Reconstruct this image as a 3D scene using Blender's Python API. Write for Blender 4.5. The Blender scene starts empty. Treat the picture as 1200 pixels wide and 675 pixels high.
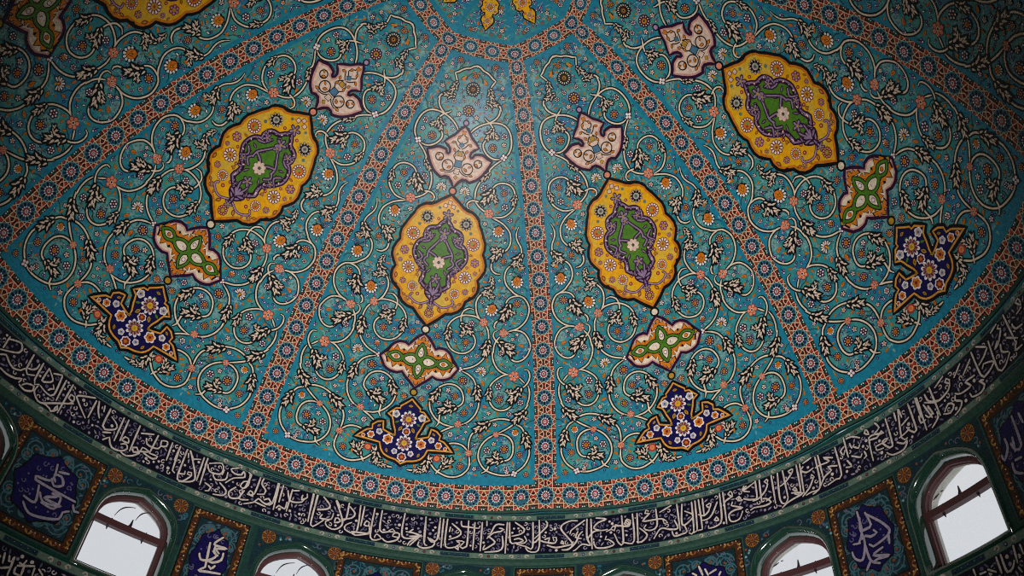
# Interior of a tiled mosque dome seen from below.
RIB_DEG = [-120.042, -75.823, -31.603, 14.085, 58.524, 101.203, 143.881, 191.919, 239.958]
PROF_K = [-2.0, -1.75, -1.5, -1.25, -1.0, -0.75, -0.5, -0.25, 0.0, 0.25, 0.5, 0.75, 1.0, 1.25, 1.5, 1.75, 2.0, 2.25, 2.5, 2.75, 3.0, 3.25, 3.5, 3.75, 4.0, 4.25, 4.5, 4.75, 5.0, 5.25, 5.5, 5.75, 6.0, 6.25, 6.5, 6.75, 7.0, 7.25, 7.5, 7.75, 8.0, 8.25, 8.5, 8.75, 9.0, 9.25, 9.5, 9.75, 10.0, 10.25, 10.5, 10.75, 11.0, 11.25, 11.5, 11.75, 12.0, 12.25, 12.5, 12.75, 13.0, 13.25, 13.5, 13.75, 14.0, 14.25, 14.5, 14.75, 15.0, 15.25, 15.5, 15.75, 16.0, 16.25, 16.5, 16.75, 17.0, 17.25, 17.5, 17.75, 18.0, 18.25, 18.5, 18.75, 19.0, 19.25, 19.5, 19.75, 20.0, 20.25, 20.5, 20.75, 21.0, 21.25, 21.5, 21.729]
PROF_R = [1.04319, 1.03704, 1.03118, 1.02556, 1.02015, 1.01492, 1.00984, 1.00487, 1.0, 0.99519, 0.99043, 0.98568, 0.98092, 0.97614, 0.97132, 0.96643, 0.96146, 0.9564, 0.95122, 0.94593, 0.94049, 0.93491, 0.92917, 0.92326, 0.91717, 0.91091, 0.90445, 0.8978, 0.89094, 0.88388, 0.87661, 0.86913, 0.86144, 0.85353, 0.84541, 0.83707, 0.82851, 0.81974, 0.81075, 0.80156, 0.79215, 0.78253, 0.7727, 0.76268, 0.75245, 0.74203, 0.73141, 0.7206, 0.70961, 0.69844, 0.68709, 0.67557, 0.66387, 0.65201, 0.63999, 0.62781, 0.61548, 0.60299, 0.59036, 0.57758, 0.56466, 0.55159, 0.53839, 0.52504, 0.51157, 0.49795, 0.4842, 0.47031, 0.45628, 0.44211, 0.4278, 0.41334, 0.39874, 0.38398, 0.36905, 0.35397, 0.33871, 0.32327, 0.30764, 0.29181, 0.27577, 0.25951, 0.24302, 0.22627, 0.20926, 0.19198, 0.17439, 0.15649, 0.13825, 0.11965, 0.10067, 0.08129, 0.06148, 0.04121, 0.02046, 0.001]
PROF_Z = [-0.12519, -0.10997, -0.0946, -0.0791, -0.06347, -0.04774, -0.0319, -0.01599, 0.0, 0.01605, 0.03214, 0.04827, 0.06443, 0.08061, 0.09679, 0.11297, 0.12915, 0.1453, 0.16143, 0.17752, 0.19358, 0.20958, 0.22554, 0.24143, 0.25726, 0.27301, 0.28869, 0.30429, 0.3198, 0.33522, 0.35055, 0.36578, 0.3809, 0.39591, 0.41082, 0.42561, 0.44028, 0.45483, 0.46926, 0.48356, 0.49773, 0.51177, 0.52567, 0.53943, 0.55306, 0.56654, 0.57987, 0.59305, 0.60608, 0.61896, 0.63168, 0.64424, 0.65663, 0.66886, 0.68092, 0.6928, 0.70451, 0.71603, 0.72738, 0.73853, 0.74949, 0.76026, 0.77082, 0.78118, 0.79133, 0.80126, 0.81097, 0.82045, 0.82969, 0.8387, 0.84746, 0.85596, 0.86421, 0.87218, 0.87987, 0.88728, 0.8944, 0.9012, 0.9077, 0.91386, 0.9197, 0.92518, 0.9303, 0.93506, 0.93943, 0.9434, 0.94696, 0.9501, 0.95279, 0.95503, 0.9568, 0.95808, 0.95885, 0.9591, 0.9588, 0.95804]
ECC = 0.01417
CAM_F = 995.86
CAM_POS = [0.10586, -0.97923, -1.16963]
CAM_AXES = [[0.996235, -0.060974, 0.061627], [-0.086693, -0.700682, 0.708188], [0.0, 0.710864, 0.70333]]
SKY = 0.85
EXPOSURE = 0.0
LAMPS = [('added_vignette_spot', 'SPOT', (0.6, -5.6, -9.2), (0.55, 3.6, 0.95), 9400.0, (1.0, 0.97, 0.94), {'spot_size': 1.26, 'spot_blend': 1.0, 'shadow_soft_size': 0.4})]  # added unseen spot near the camera, brightens the centre and leaves corners dark
# half a panel of the tile design: (distance from the panel axis in sectors, star row, [radius in metres])
DES = {"stems":[[[-0.2368,17.48],[-0.2028,17.571],[-0.1697,17.695],[-0.1272,17.802],[-0.0796,17.867],[-0.0428,17.967],[0.0172,18.014],[0.0654,18.012],[0.1105,17.944]],[[-0.2368,17.48],[-0.2041,17.317],[-0.1804,17.139],[-0.1865,16.932],[-0.2186,16.714],[-0.2627,16.551],[-0.2909,16.389],[-0.2978,16.247],[-0.2889,16.311],[-0.2824,16.133],[-0.2617,15.973],[-0.2319,15.851],[-0.2004,15.764]],[[-0.044,15.182],[-0.0715,15.396],[-0.1196,15.598],[-0.176,15.715],[-0.2379,15.759],[-0.2952,15.72],[-0.3429,15.575],[-0.3713,15.323],[-0.381,15.034],[-0.3774,14.733],[-0.359,14.483],[-0.3339,14.33]],[[-0.3027,14.252],[-0.2621,14.222],[-0.224,14.295],[-0.1869,14.473],[-0.1628,14.714],[-0.1644,14.913],[-0.1927,15.068],[-0.218,15.215],[-0.2338,15.388],[-0.2281,15.553],[-0.2009,15.73],[-0.1643,15.87],[-0.1499,15.956]],[[-0.3052,14.191],[-0.2571,14.0],[-0.223,13.776],[-0.2227,13.698],[-0.1959,13.501],[-0.1678,13.276],[-0.149,13.021],[-0.1411,12.766],[-0.1433,12.51]],[[-0.1488,12.391],[-0.1694,12.218],[-0.1981,12.058],[-0.2194,11.99]],[[-0.2633,11.785],[-0.2942,11.767],[-0.3235,11.798],[-0.3535,11.927],[-0.3794,12.124],[-0.3923,12.37],[-0.3928,12.668],[-0.3853,12.917],[-0.3633,13.109],[-0.3263,13.211],[-0.2857,13.198],[-0.2564,13.07],[-0.2448,12.85],[-0.2324,12.658],[-0.2067,12.484],[-0.1851,12.379],[-0.1436,12.432],[-0.1158,12.396],[-0.0997,12.258],[-0.1035,12.115],[-0.1149,12.077]],[[-0.2518,11.767],[-0.2857,11.648],[-0.32,11.482],[-0.3422,11.296],[-0.3455,11.265],[-0.3572,11.108],[-0.362,10.858],[-0.3574,10.597],[-0.34,10.385],[-0.3133,10.244],[-0.2846,10.095],[-0.2672,9.939],[-0.2626,9.739],[-0.2661,9.553],[-0.2852,9.392],[-0.3088,9.363]],[[-0.2596,9.285],[-0.2687,9.109],[-0.2742,8.926],[-0.2649,8.718],[-0.2433,8.586],[-0.2219,8.46],[-0.2469,8.524],[-0.2259,8.485],[-0.2103,8.325],[-0.2032,8.118],[-0.2048,7.887],[-0.2133,7.606],[-0.2282,7.402],[-0.2386,7.337]],[[-0.4079,11.327],[-0.3969,11.148],[-0.3925,10.931],[-0.3991,10.724],[-0.4143,10.482],[-0.4192,10.273],[-0.413,10.055],[-0.3899,9.856],[-0.361,9.715],[-0.3409,9.547],[-0.3323,9.331],[-0.333,9.077],[-0.3451,8.836],[-0.3692,8.609],[-0.3748,8.547],[-0.3957,8.423],[-0.4209,8.317],[-0.4371,8.125],[-0.4466,7.876],[-0.4443,7.62],[-0.4331,7.357],[-0.4168,7.175],[-0.396,7.029],[-0.3704,6.94],[-0.3424,6.877]],[[-0.4033,8.388],[-0.377,8.392],[-0.3543,8.311],[-0.3413,8.138],[-0.3413,7.925],[-0.3424,7.693],[-0.3317,7.488],[-0.3083,7.382],[-0.2943,7.264],[-0.2911,7.131],[-0.2955,7.053]],[[-0.3426,6.865],[-0.3681,6.95],[-0.3971,6.924],[-0.4202,6.817],[-0.4374,6.596],[-0.447,6.348],[-0.4486,6.272],[-0.4463,6.102],[-0.4334,5.839],[-0.4117,5.654],[-0.3892,5.613],[-0.3718,5.692],[-0.3603,5.878],[-0.3507,6.099],[-0.3411,6.291],[-0.3228,6.372],[-0.3011,6.531],[-0.2895,6.725],[-0.2934,6.901],[-0.3059,6.954]],[[-0.3165,6.681],[-0.3017,6.49],[-0.2941,6.266],[-0.293,6.011],[-0.2904,6.057],[-0.2901,5.867],[-0.2962,5.623],[-0.3112,5.351],[-0.3295,5.186],[-0.3552,5.063]],[[-0.236,7.353],[-0.2122,7.51],[-0.1833,7.563],[-0.1512,7.543],[-0.122,7.413],[-0.0999,7.204],[-0.0884,6.915],[-0.089,6.619],[-0.0972,6.344],[-0.1141,6.094],[-0.1387,5.956],[-0.1693,5.925],[-0.1966,6.063],[-0.2119,6.286],[-0.214,6.524],[-0.2033,6.735],[-0.1804,6.875],[-0.1588,7.037],[-0.1457,7.261],[-0.1436,7.512],[-0.1512,7.731],[-0.176,7.867],[-0.196,7.817]],[[-0.253,7.173],[-0.2645,6.981],[-0.2695,6.735],[-0.2686,6.521],[-0.2579,6.248],[-0.2611,5.966],[-0.2571,5.811],[-0.2451,5.633],[-0.2268,5.471],[-0.2039,5.349],[-0.1723,5.257]],[[-0.1739,5.168],[-0.1961,5.071],[-0.2196,4.877],[-0.231,4.648],[-0.2402,4.415],[-0.2454,4.175],[-0.2484,3.931],[-0.2488,3.683],[-0.2418,3.464],[-0.2455,3.541],[-0.2381,3.363],[-0.2236,3.15],[-0.2066,3.002],[-0.1888,2.929]],[[-0.1603,2.825],[-0.1295,2.873],[-0.1047,3.008],[-0.091,3.138],[-0.0769,3.324],[-0.068,3.544],[-0.0648,3.865],[-0.072,4.135],[-0.0878,4.347],[-0.1049,4.499],[-0.1275,4.581],[-0.1521,4.559],[-0.1747,4.404],[-0.1862,4.18],[-0.1899,3.939],[-0.1828,3.758],[-0.1634,3.631],[-0.1408,3.598],[-0.1193,3.494],[-0.1094,3.291],[-0.1094,3.066],[-0.109,2.909],[-0.1012,2.767]],[[-0.1658,2.833],[-0.1431,2.719],[-0.1212,2.567]],[[-0.3591,5.076],[-0.3371,5.041],[-0.3143,4.905],[-0.2944,4.708],[-0.2842,4.45],[-0.2848,4.159],[-0.2925,3.88],[-0.3094,3.656],[-0.3332,3.563],[-0.3558,3.611],[-0.372,3.752],[-0.3795,3.947],[-0.3921,4.208],[-0.4083,4.431],[-0.4272,4.58],[-0.4412,4.79],[-0.4438,5.044],[-0.4354,5.228],[-0.423,5.249]],[[-0.403,4.909],[-0.4226,4.685]],[[-0.4373,4.557],[-0.4427,4.288],[-0.4402,3.994],[-0.4318,3.739],[-0.4374,3.772],[-0.4249,3.577],[-0.4108,3.352],[-0.3934,3.09],[-0.3758,2.918],[-0.3509,2.749],[-0.3296,2.63]],[[-0.3922,2.974],[-0.4135,2.826],[-0.4259,2.548],[-0.4305,2.306],[-0.4389,2.027],[-0.4433,1.787],[-0.4371,1.502],[-0.4238,1.255],[-0.4053,1.082],[-0.3923,0.988]],[[-0.3895,0.952],[-0.3542,0.904],[-0.318,0.983],[-0.2933,1.109],[-0.2758,1.302],[-0.2637,1.582],[-0.2633,1.881],[-0.2717,2.136],[-0.2878,2.362],[-0.3084,2.521],[-0.3154,2.555]],[[-0.3264,2.565],[-0.3448,2.571],[-0.3676,2.452],[-0.3817,2.23],[-0.3849,1.99],[-0.3826,1.746],[-0.3722,1.556],[-0.3556,1.496],[-0.3342,1.517],[-0.3101,1.417],[-0.3008,1.257],[-0.2958,1.104],[-0.2785,0.997]],[[-0.3822,3.08],[-0.359,3.189],[-0.3323,3.22],[-0.3064,3.165],[-0.2849,3.051],[-0.268,2.881],[-0.2472,2.736],[-0.2312,2.512],[-0.2254,2.218],[-0.2275,1.86]],[[-0.23,1.704],[-0.2343,1.394],[-0.2316,1.152],[-0.2195,0.973],[-0.2137,0.91],[-0.2007,0.827],[-0.184,0.775],[-0.1631,0.782],[-0.141,0.871],[-0.122,0.982],[-0.105,1.176],[-0.093,1.381],[-0.0881,1.526]],[[-0.2218,1.89],[-0.2073,2.055],[-0.1881,2.137],[-0.1662,2.138],[-0.1488,2.078]],[[-0.1239,0.85],[-0.1279,0.938],[-0.1425,1.148],[-0.1501,1.362],[-0.156,1.455]],[[-0.0891,1.509],[-0.084,1.161],[-0.0864,1.011],[-0.0708,0.891],[-0.0467,0.863],[-0.0257,0.86]]],"leaves":[[[-0.2294,15.533],[-0.1862,15.036]],[[-0.2228,15.351],[-0.2757,15.098]],[[-0.1714,17.17],[-0.2121,16.728]],[[-0.1531,16.605],[-0.2668,16.492]],[[-0.2245,13.657],[-0.17,13.302]],[[-0.2527,12.992],[-0.1935,12.33]],[[-0.2464,12.81],[-0.2779,12.386]],[[-0.3937,12.711],[-0.3799,12.231]],[[-0.3196,10.444],[-0.2616,9.951]],[[-0.3129,10.264],[-0.2569,10.435]],[[-0.4215,10.19],[-0.3721,9.676]],[[-0.386,9.776],[-0.4305,9.558]],[[-0.2789,8.87],[-0.231,8.486]],[[-0.2626,9.269],[-0.2752,8.928]],[[-0.3552,8.091],[-0.3266,7.374]],[[-0.347,7.698],[-0.3816,7.695]],[[-0.0961,7.001],[-0.0973,6.43]],[[-0.1421,7.166],[-0.1995,6.811]],[[-0.1757,6.886],[-0.1496,6.653]],[[-0.268,6.562],[-0.2595,5.87]],[[-0.3154,6.446],[-0.3759,5.916]],[[-0.3427,6.335],[-0.3822,6.253]],[[-0.2371,8.528],[-0.2862,8.378]],[[-0.2758,6.118],[-0.2535,5.91]],[[-0.2355,4.615],[-0.246,3.968]],[[-0.0935,4.363],[-0.0716,3.761]],[[-0.1669,3.66],[-0.1018,3.393]],[[-0.1442,3.627],[-0.1283,3.876]],[[-0.4078,4.515],[-0.3671,3.893]],[[-0.3785,4.196],[-0.3531,4.419]],[[-0.2845,4.534],[-0.2866,3.995]],[[-0.4289,3.538],[-0.3824,3.047]],[[-0.4219,2.627],[-0.439,1.986]],[[-0.2958,3.088],[-0.2421,2.694]],[[-0.3518,1.536],[-0.2938,1.467]],[[-0.3302,1.573],[-0.3209,1.862]],[[-0.1384,1.06],[-0.175,1.496]],[[-0.1495,1.282],[-0.1375,1.631]],[[-0.0874,1.505],[-0.0849,0.889]],[[-0.0843,0.927],[-0.047,0.845]],[[-0.1039,1.252],[-0.0888,1.528]]],"flowers":{"bigrose_axis":[[0.0242,17.048,0.139]],"rose_axis":[[0.0164,16.137,0.113],[0.0309,17.599,0.065],[-0.0785,15.91,0.055]],"leafbig":[[-0.1213,17.405,0.07]],"rosette":[[-0.23,18.042,0.065],[-0.2346,14.7,0.087],[-0.3231,12.788,0.072],[-0.3232,9.916,0.072],[-0.3908,8.066,0.084],[-0.2374,6.804,0.051],[-0.175,6.396,0.079],[-0.0527,6.553,0.067],[-0.1813,5.678,0.067],[-0.1788,4.769,0.089],[-0.3254,4.009,0.081],[-0.1561,4.09,0.077],[-0.0351,3.815,0.061],[-0.1955,3.414,0.073],[-0.3526,1.959,0.087],[-0.4078,1.705,0.068],[-0.2028,1.217,0.074],[-0.2646,2.489,0.053],[-0.0318,3.783,0.057],[-0.4319,0.912,0.056]],"redrose":[[-0.1203,1.458,0.074]],"six":[[-0.1535,16.367,0.055],[-0.066,16.506,0.051],[-0.3267,15.177,0.071],[-0.1914,12.996,0.076],[-0.3279,12.196,0.08],[-0.3577,11.633,0.064],[-0.2306,8.174,0.052],[-0.191,7.218,0.071],[-0.41,7.615,0.048],[-0.3234,5.992,0.067],[-0.1298,6.454,0.051],[-0.2247,5.855,0.055],[-0.3197,4.586,0.082],[-0.4079,3.868,0.07],[-0.0995,3.737,0.054],[-0.0516,4.344,0.065],[-0.365,3.401,0.062],[-0.2917,1.924,0.075],[-0.1557,2.497,0.06],[-0.3593,1.166,0.056],[-0.1564,2.477,0.06]],"white5":[[-0.3214,14.83,0.055],[-0.3092,16.789,0.051],[-0.216,11.49,0.056],[-0.0401,6.961,0.055],[-0.3725,6.56,0.048],[-0.3923,6.75,0.04],[-0.1815,5.733,0.055],[-0.1285,4.312,0.058],[-0.2213,3.777,0.05],[-0.2885,3.448,0.05],[-0.3149,2.177,0.053],[-0.2112,2.636,0.042],[-0.2056,2.342,0.041],[-0.2527,1.147,0.052],[-0.3069,9.083,0.04],[-0.2524,10.791,0.04],[-0.0947,15.222,0.043],[-0.3206,13.683,0.048],[-0.3156,2.972,0.05],[-0.4305,3.188,0.042],[-0.3654,1.016,0.052],[-0.3494,6.852,0.04],[-0.314,17.193,0.05],[-0.3099,17.776,0.042]],"pinkb":[[-0.234,11.93,0.112],[-0.2438,7.304,0.099],[-0.3317,6.851,0.099],[-0.3801,4.993,0.118],[-0.1793,2.937,0.08],[-0.3208,2.57,0.068],[-0.2284,1.782,0.075]],"lotus":[[-0.2934,11.168,0.12],[-0.3932,8.974,0.124],[-0.2753,7.828,0.127],[-0.3905,2.624,0.069]],"wlotus":[[-0.0742,12.742,0.111],[-0.2477,5.183,0.113]],"node":[[-0.32,14.294,0.091],[-0.391,0.953,0.081],[-0.1644,5.239,0.066]],"oleaf":[[-0.2796,17.479,0.043],[-0.3293,16.468,0.047],[-0.3205,13.695,0.048],[-0.2676,13.671,0.052],[-0.2928,15.846,0.039],[-0.1944,16.045,0.047],[-0.1412,15.068,0.059],[-0.1632,12.725,0.052],[-0.3871,11.918,0.048],[-0.2729,12.25,0.048],[-0.2874,11.993,0.048],[-0.1191,12.26,0.048],[-0.417,12.092,0.044],[-0.3733,11.33,0.052],[-0.2669,13.678,0.048],[-0.3744,13.674,0.04],[-0.1367,12.018,0.044],[-0.0646,12.301,0.048],[-0.2774,10.596,0.052],[-0.2443,10.199,0.044],[-0.3844,10.476,0.064],[-0.3465,10.201,0.052],[-0.2928,9.745,0.044],[-0.408,9.519,0.056],[-0.2355,9.028,0.06],[-0.3153,8.776,0.048],[-0.3738,11.296,0.044],[-0.1353,6.214,0.047],[-0.1297,6.836,0.055],[-0.0736,7.235,0.051],[-0.072,6.208,0.051],[-0.1773,8.104,0.052],[-0.4098,6.278,0.071],[-0.4254,7.904,0.052],[-0.3777,7.266,0.052],[-0.3084,8.476,0.048],[-0.1495,5.742,0.043],[-0.229,7.808,0.052],[-0.2071,4.371,0.081],[-0.1456,4.92,0.05],[-0.2722,3.723,0.069],[-0.2584,4.699,0.07],[-0.2911,5.152,0.055],[-0.2695,5.685,0.055],[-0.4115,5.421,0.051],[-0.4221,4.108,0.051],[-0.3833,4.598,0.043],[-0.3431,4.847,0.047],[-0.0554,3.589,0.046],[-0.06,3.85,0.038],[-0.4111,6.245,0.055],[-0.3961,6.021,0.047],[-0.2492,1.498,0.056],[-0.1699,1.171,0.048],[-0.2937,2.717,0.049],[-0.351,2.995,0.042],[-0.424,2.977,0.046],[-0.4045,2.025,0.049],[-0.3844,1.407,0.041],[-0.4398,1.204,0.045],[-0.321,3.432,0.046],[-0.2472,3.235,0.05],[-0.1839,1.895,0.06],[-0.0472,1.04,0.055],[-0.4585,0.721,0.044],[-0.1462,5.742,0.043]],"tiny":[[-0.1291,18.061,0.038],[-0.0976,16.934,0.039],[-0.0889,17.707,0.035],[-0.1641,15.37,0.043],[-0.3456,15.897,0.043],[-0.377,14.179,0.044],[-0.3742,13.921,0.044],[-0.2341,12.274,0.044],[-0.2568,13.406,0.04],[-0.3862,13.386,0.04],[-0.3406,13.406,0.036],[-0.4165,11.815,0.036],[-0.2309,11.13,0.044],[-0.4134,10.864,0.048],[-0.3908,10.27,0.032],[-0.4307,9.346,0.04],[-0.3397,7.243,0.048],[-0.3317,8.381,0.048],[-0.2356,6.291,0.043],[-0.3183,8.043,0.04],[-0.4399,5.484,0.051],[-0.3417,5.392,0.043],[-0.3628,5.332,0.035],[-0.3869,5.4,0.035],[-0.4187,5.828,0.036],[-0.4395,6.161,0.044],[-0.3279,2.376,0.042],[-0.1778,2.365,0.041],[-0.2161,1.599,0.041],[-0.326,1.17,0.044],[-0.2137,2.886,0.053],[-0.4452,2.805,0.034],[-0.2449,2.092,0.053],[-0.1026,0.876,0.036],[-0.1803,2.348,0.041]],"wleaf":[[-0.3305,10.693,0.048],[-0.3595,9.364,0.048],[-0.1477,3.285,0.038],[-0.1306,3.161,0.049],[-0.1319,3.782,0.046],[-0.3517,5.615,0.035],[-0.2142,6.97,0.036],[-0.3899,6.769,0.036]]},"outl":{"medallion":[[-0.0042,12.532],[-0.0283,12.379],[-0.0545,12.244],[-0.0795,12.077],[-0.1081,11.952],[-0.135,11.914],[-0.1608,11.776],[-0.1792,11.59],[-0.1843,11.407],[-0.1997,11.158],[-0.2087,10.96],[-0.2109,10.887],[-0.2236,10.611],[-0.2223,10.36],[-0.2152,10.175],[-0.228,9.934],[-0.2341,9.688],[-0.2301,9.446],[-0.2131,9.212],[-0.1986,9.053],[-0.2062,8.821],[-0.2025,8.557],[-0.182,8.307],[-0.159,8.169],[-0.1897,8.376],[-0.1671,8.222],[-0.1506,8.114],[-0.1485,8.015],[-0.143,7.864],[-0.1245,7.672],[-0.0995,7.557],[-0.0724,7.518],[-0.0641,7.45],[-0.0467,7.281],[-0.0245,7.095],[-0.0039,6.897]],"cream":[[-0.0,15.457],[-0.0315,15.294],[-0.065,15.023],[-0.1019,14.837],[-0.1282,14.649],[-0.0954,14.554],[-0.0745,14.429],[-0.0692,14.273],[-0.0816,14.168],[-0.0983,14.199],[-0.1099,14.328],[-0.1599,14.349],[-0.1989,14.211],[-0.2307,14.104],[-0.2104,13.885],[-0.1736,13.55],[-0.1357,13.322],[-0.0933,13.186],[-0.0713,13.269],[-0.0446,13.267],[-0.0207,13.126],[-0.0,12.881]],"cart":[[-0.0051,6.515],[-0.0194,6.367],[-0.0368,6.168],[-0.0551,5.917],[-0.0703,6.001],[-0.0917,5.989],[-0.1143,5.835],[-0.1275,5.608],[-0.1411,5.419],[-0.1547,5.229],[-0.1417,5.047],[-0.1305,4.87],[-0.1076,4.75],[-0.0791,4.728],[-0.059,4.816],[-0.0445,4.653],[-0.0233,4.473],[-0.0001,4.236]],"blue":[[0.0007,3.753],[-0.0217,3.54],[-0.0386,3.388],[-0.0377,3.295],[-0.0524,3.275],[-0.0625,3.153],[-0.0794,2.958],[-0.0608,2.835],[-0.0525,2.575],[-0.0422,2.322],[-0.0381,2.148],[-0.059,2.219],[-0.0791,2.292],[-0.0823,2.47],[-0.0852,2.632],[-0.1087,2.562],[-0.1245,2.388],[-0.1215,2.219],[-0.1369,2.169],[-0.1541,1.988],[-0.1737,1.74],[-0.1395,1.743],[-0.0858,1.718],[-0.0792,1.502],[-0.0641,1.295],[-0.041,1.19],[-0.0203,1.152],[-0.0076,1.073],[0.0044,1.012]],"green":[[-0.0026,11.561],[-0.0051,11.412],[-0.0243,11.255],[-0.0414,11.072],[-0.0695,11.003],[-0.0875,10.927],[-0.093,10.922],[-0.0828,10.76],[-0.0995,10.765],[-0.093,10.575],[-0.0701,10.455],[-0.0986,10.435],[-0.1205,10.28],[-0.1295,10.033],[-0.1271,9.797],[-0.1071,9.554],[-0.0854,9.373],[-0.0655,9.278],[-0.0586,9.111],[-0.0591,8.882],[-0.069,8.662],[-0.0611,8.927],[-0.0644,8.706],[-0.0485,8.582],[-0.0288,8.443],[-0.0244,8.256],[-0.0142,8.05]]},"med":{"dark":[[-0.1109,11.392,0.138]],"ring":[[-0.1613,10.568,0.135],[-0.0988,8.402,0.102]],"big":[[-0.1394,9.138,0.131]],"cluster":[[-0.1797,9.786,0.099],[-0.1476,8.529,0.071],[-0.1859,9.341,0.05]],"star":[[-0.0022,9.611,0.127]],"lil":[[-0.0024,10.857,0.116],[0.0044,11.658,0.109],[-0.0054,8.906,0.105],[0.0663,10.645,0.084],[-0.0742,10.66,0.088],[-0.0882,9.426,0.071],[-0.007,7.758,0.08]],"reddot":[[-0.0464,11.436,0.035],[-0.0677,8.141,0.039],[-0.0539,8.425,0.035],[-0.142,9.565,0.032],[-0.0853,9.246,0.039],[-0.0928,9.094,0.032],[-0.092,9.092,0.035]],"teal":[[-0.0534,11.903,0.032],[-0.142,11.023,0.035]],"bleaf":[[-0.1554,10.095,0.043],[-0.2067,9.499,0.035],[-0.1854,8.673,0.06],[-0.1263,7.979,0.049],[-0.0802,7.738,0.042],[-0.0415,7.621,0.06],[-0.0872,8.925,0.046],[-0.0932,8.922,0.035]],"rose":[[-0.0055,7.427,0.091],[-0.1063,7.861,0.053]],"trefoil":[[0.007,12.102,0.123]],"pal":[[0.0018,8.188,0.193]]},"bluef":{"white_big":[[0.0008,2.872,0.16],[0.0028,1.88,0.157]],"white5":[[-0.048,3.008,0.083],[-0.0931,2.158,0.067],[-0.0283,1.494,0.062]],"red":[[0.005,2.353,0.078],[0.0042,1.314,0.087]],"ow":[[-0.0586,1.93,0.108],[-0.1199,1.967,0.075],[-0.1449,1.867,0.041]],"yl":[[-0.0231,2.444,0.067],[-0.0124,3.427,0.049],[-0.0556,1.476,0.051],[-0.0398,2.154,0.048],[-0.0985,2.393,0.045]],"gr":[[-0.0389,2.695,0.045],[-0.0183,2.59,0.034],[-0.021,3.209,0.034]]}}
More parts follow.
